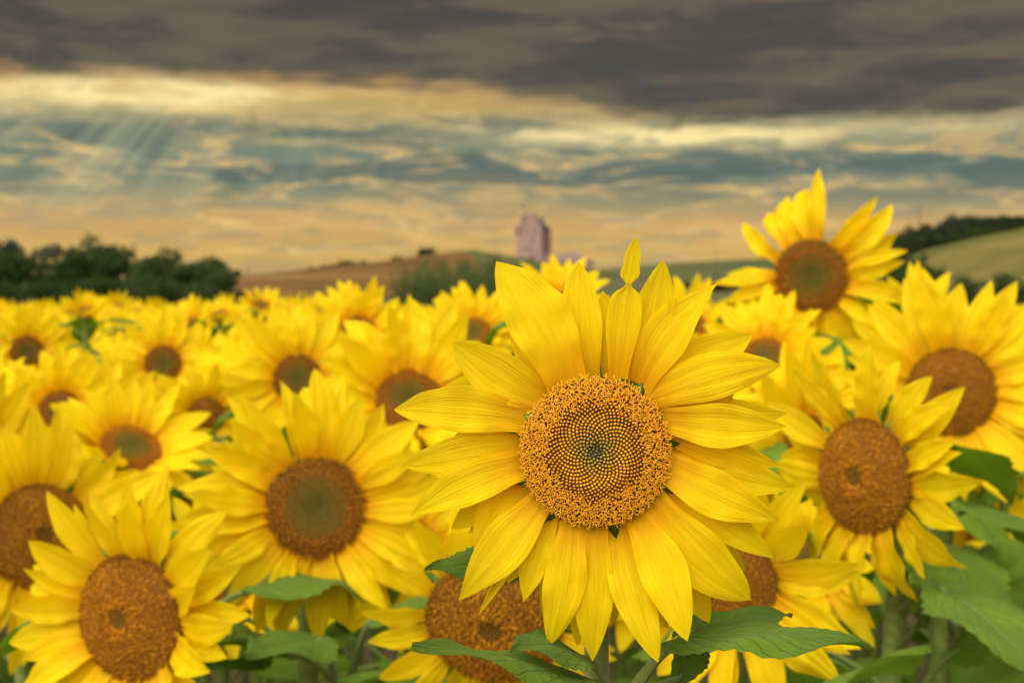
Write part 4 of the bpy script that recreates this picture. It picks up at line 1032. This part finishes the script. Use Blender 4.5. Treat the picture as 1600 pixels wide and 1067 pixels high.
c1 = pole(1371, 342, 362, 400, 'utility pole just left of the scrubby ridge', 1); c2 = pole(1378, 349, 362, 410, 'short twin-armed utility pole left of the scrubby ridge', 2); c3 = pole(1435, 325, 350, 395, 'tall utility pole rising out of the scrubby ridge')
def wire(p, q, sag, label):
    b = MB(); pts = [p.lerp(q, t) - Vector((0, 0, sag * 4 * t * (1 - t))) for t in np.linspace(0, 1, 14)]
    b.tube(pts, [.022] * 14, n=4); tag(link('power_line', b.mesh('power_line', M['pole'])), label, 'wire')
wire(a, b_, 1.0, 'thin power line strung between the two poles beyond the thicket'); wire(c1, c3, .8, 'thin power line between the poles on the scrubby ridge')
wire(b_, Vector((px2x(640, 700), 700, py2z(418, 700))), 1.2, 'thin power line running from the smaller pole behind the ridge')
def bird_mesh(seed):
    rr = random.Random(seed); b = MB(); up = rr.uniform(-.12, .3)
    b.tube([(0, -.16, 0), (0, -.08, .005), (0, .04, 0), (0, .14, 0), (0, .20, -.01)], [.012, .05, .055, .03, .012], n=6)
    w = MB()
    for s in (-1, 1):
        w.add([(s * .03, -.06, .02), (s * .25, -.09, .02 + up * .6), (s * .52, .03, up), (s * .25, .05, .02 + up * .6), (s * .03, .07, .02)], [(0, 1, 3, 4), (1, 2, 3)])
    return b, w
M['bird'] = simple('bird_feathers', (.03, .026, .02), (.06, .05, .04), 20, .8, .2, .1, .01)
for i, (px, py) in enumerate(((1427, 253), (1440, 260), (1449, 230), (1450, 252), (1470, 235), (1477, 234), (1470, 238), (1469, 247), (1475, 255), (1506, 242), (1529, 244), (1560, 232), (1391, 244), (1487, 226))):
    d = 240; p = at(px, py, d); r = empty('bird', p, rt.uniform(-1.5, 1.5)); r.rotation_euler = (rt.uniform(-.2, .2), rt.uniform(-.4, .4), rt.uniform(-1.6, 1.6))
    tag(r, 'tiny dark bird flying in the flock over the right hill', 'bird', 'flock of birds'); b, w = bird_mesh(i)
    link('body', b.mesh('bird_body', M['bird']), r); link('wings', w.mesh('bird_wings', M['bird']), r)
for i, (px, py, lab) in enumerate(((1290, 277, 'tiny dark bird above the tallest sunflower'), (1152, 339, 'tiny dark bird low in the sky left of the tallest sunflower'), (444, 127, 'tiny dark bird in front of the bright gap in the clouds'), (286, 183, 'tiny dark bird below the bright gap in the clouds'))):
    p = at(px, py, 240); r = empty('bird', p, rt.uniform(-1, 1)); tag(r, lab, 'bird'); b, w = bird_mesh(i + 30); link('body', b.mesh('bird_body', M['bird']), r); link('wings', w.mesh('bird_wings', M['bird']), r)
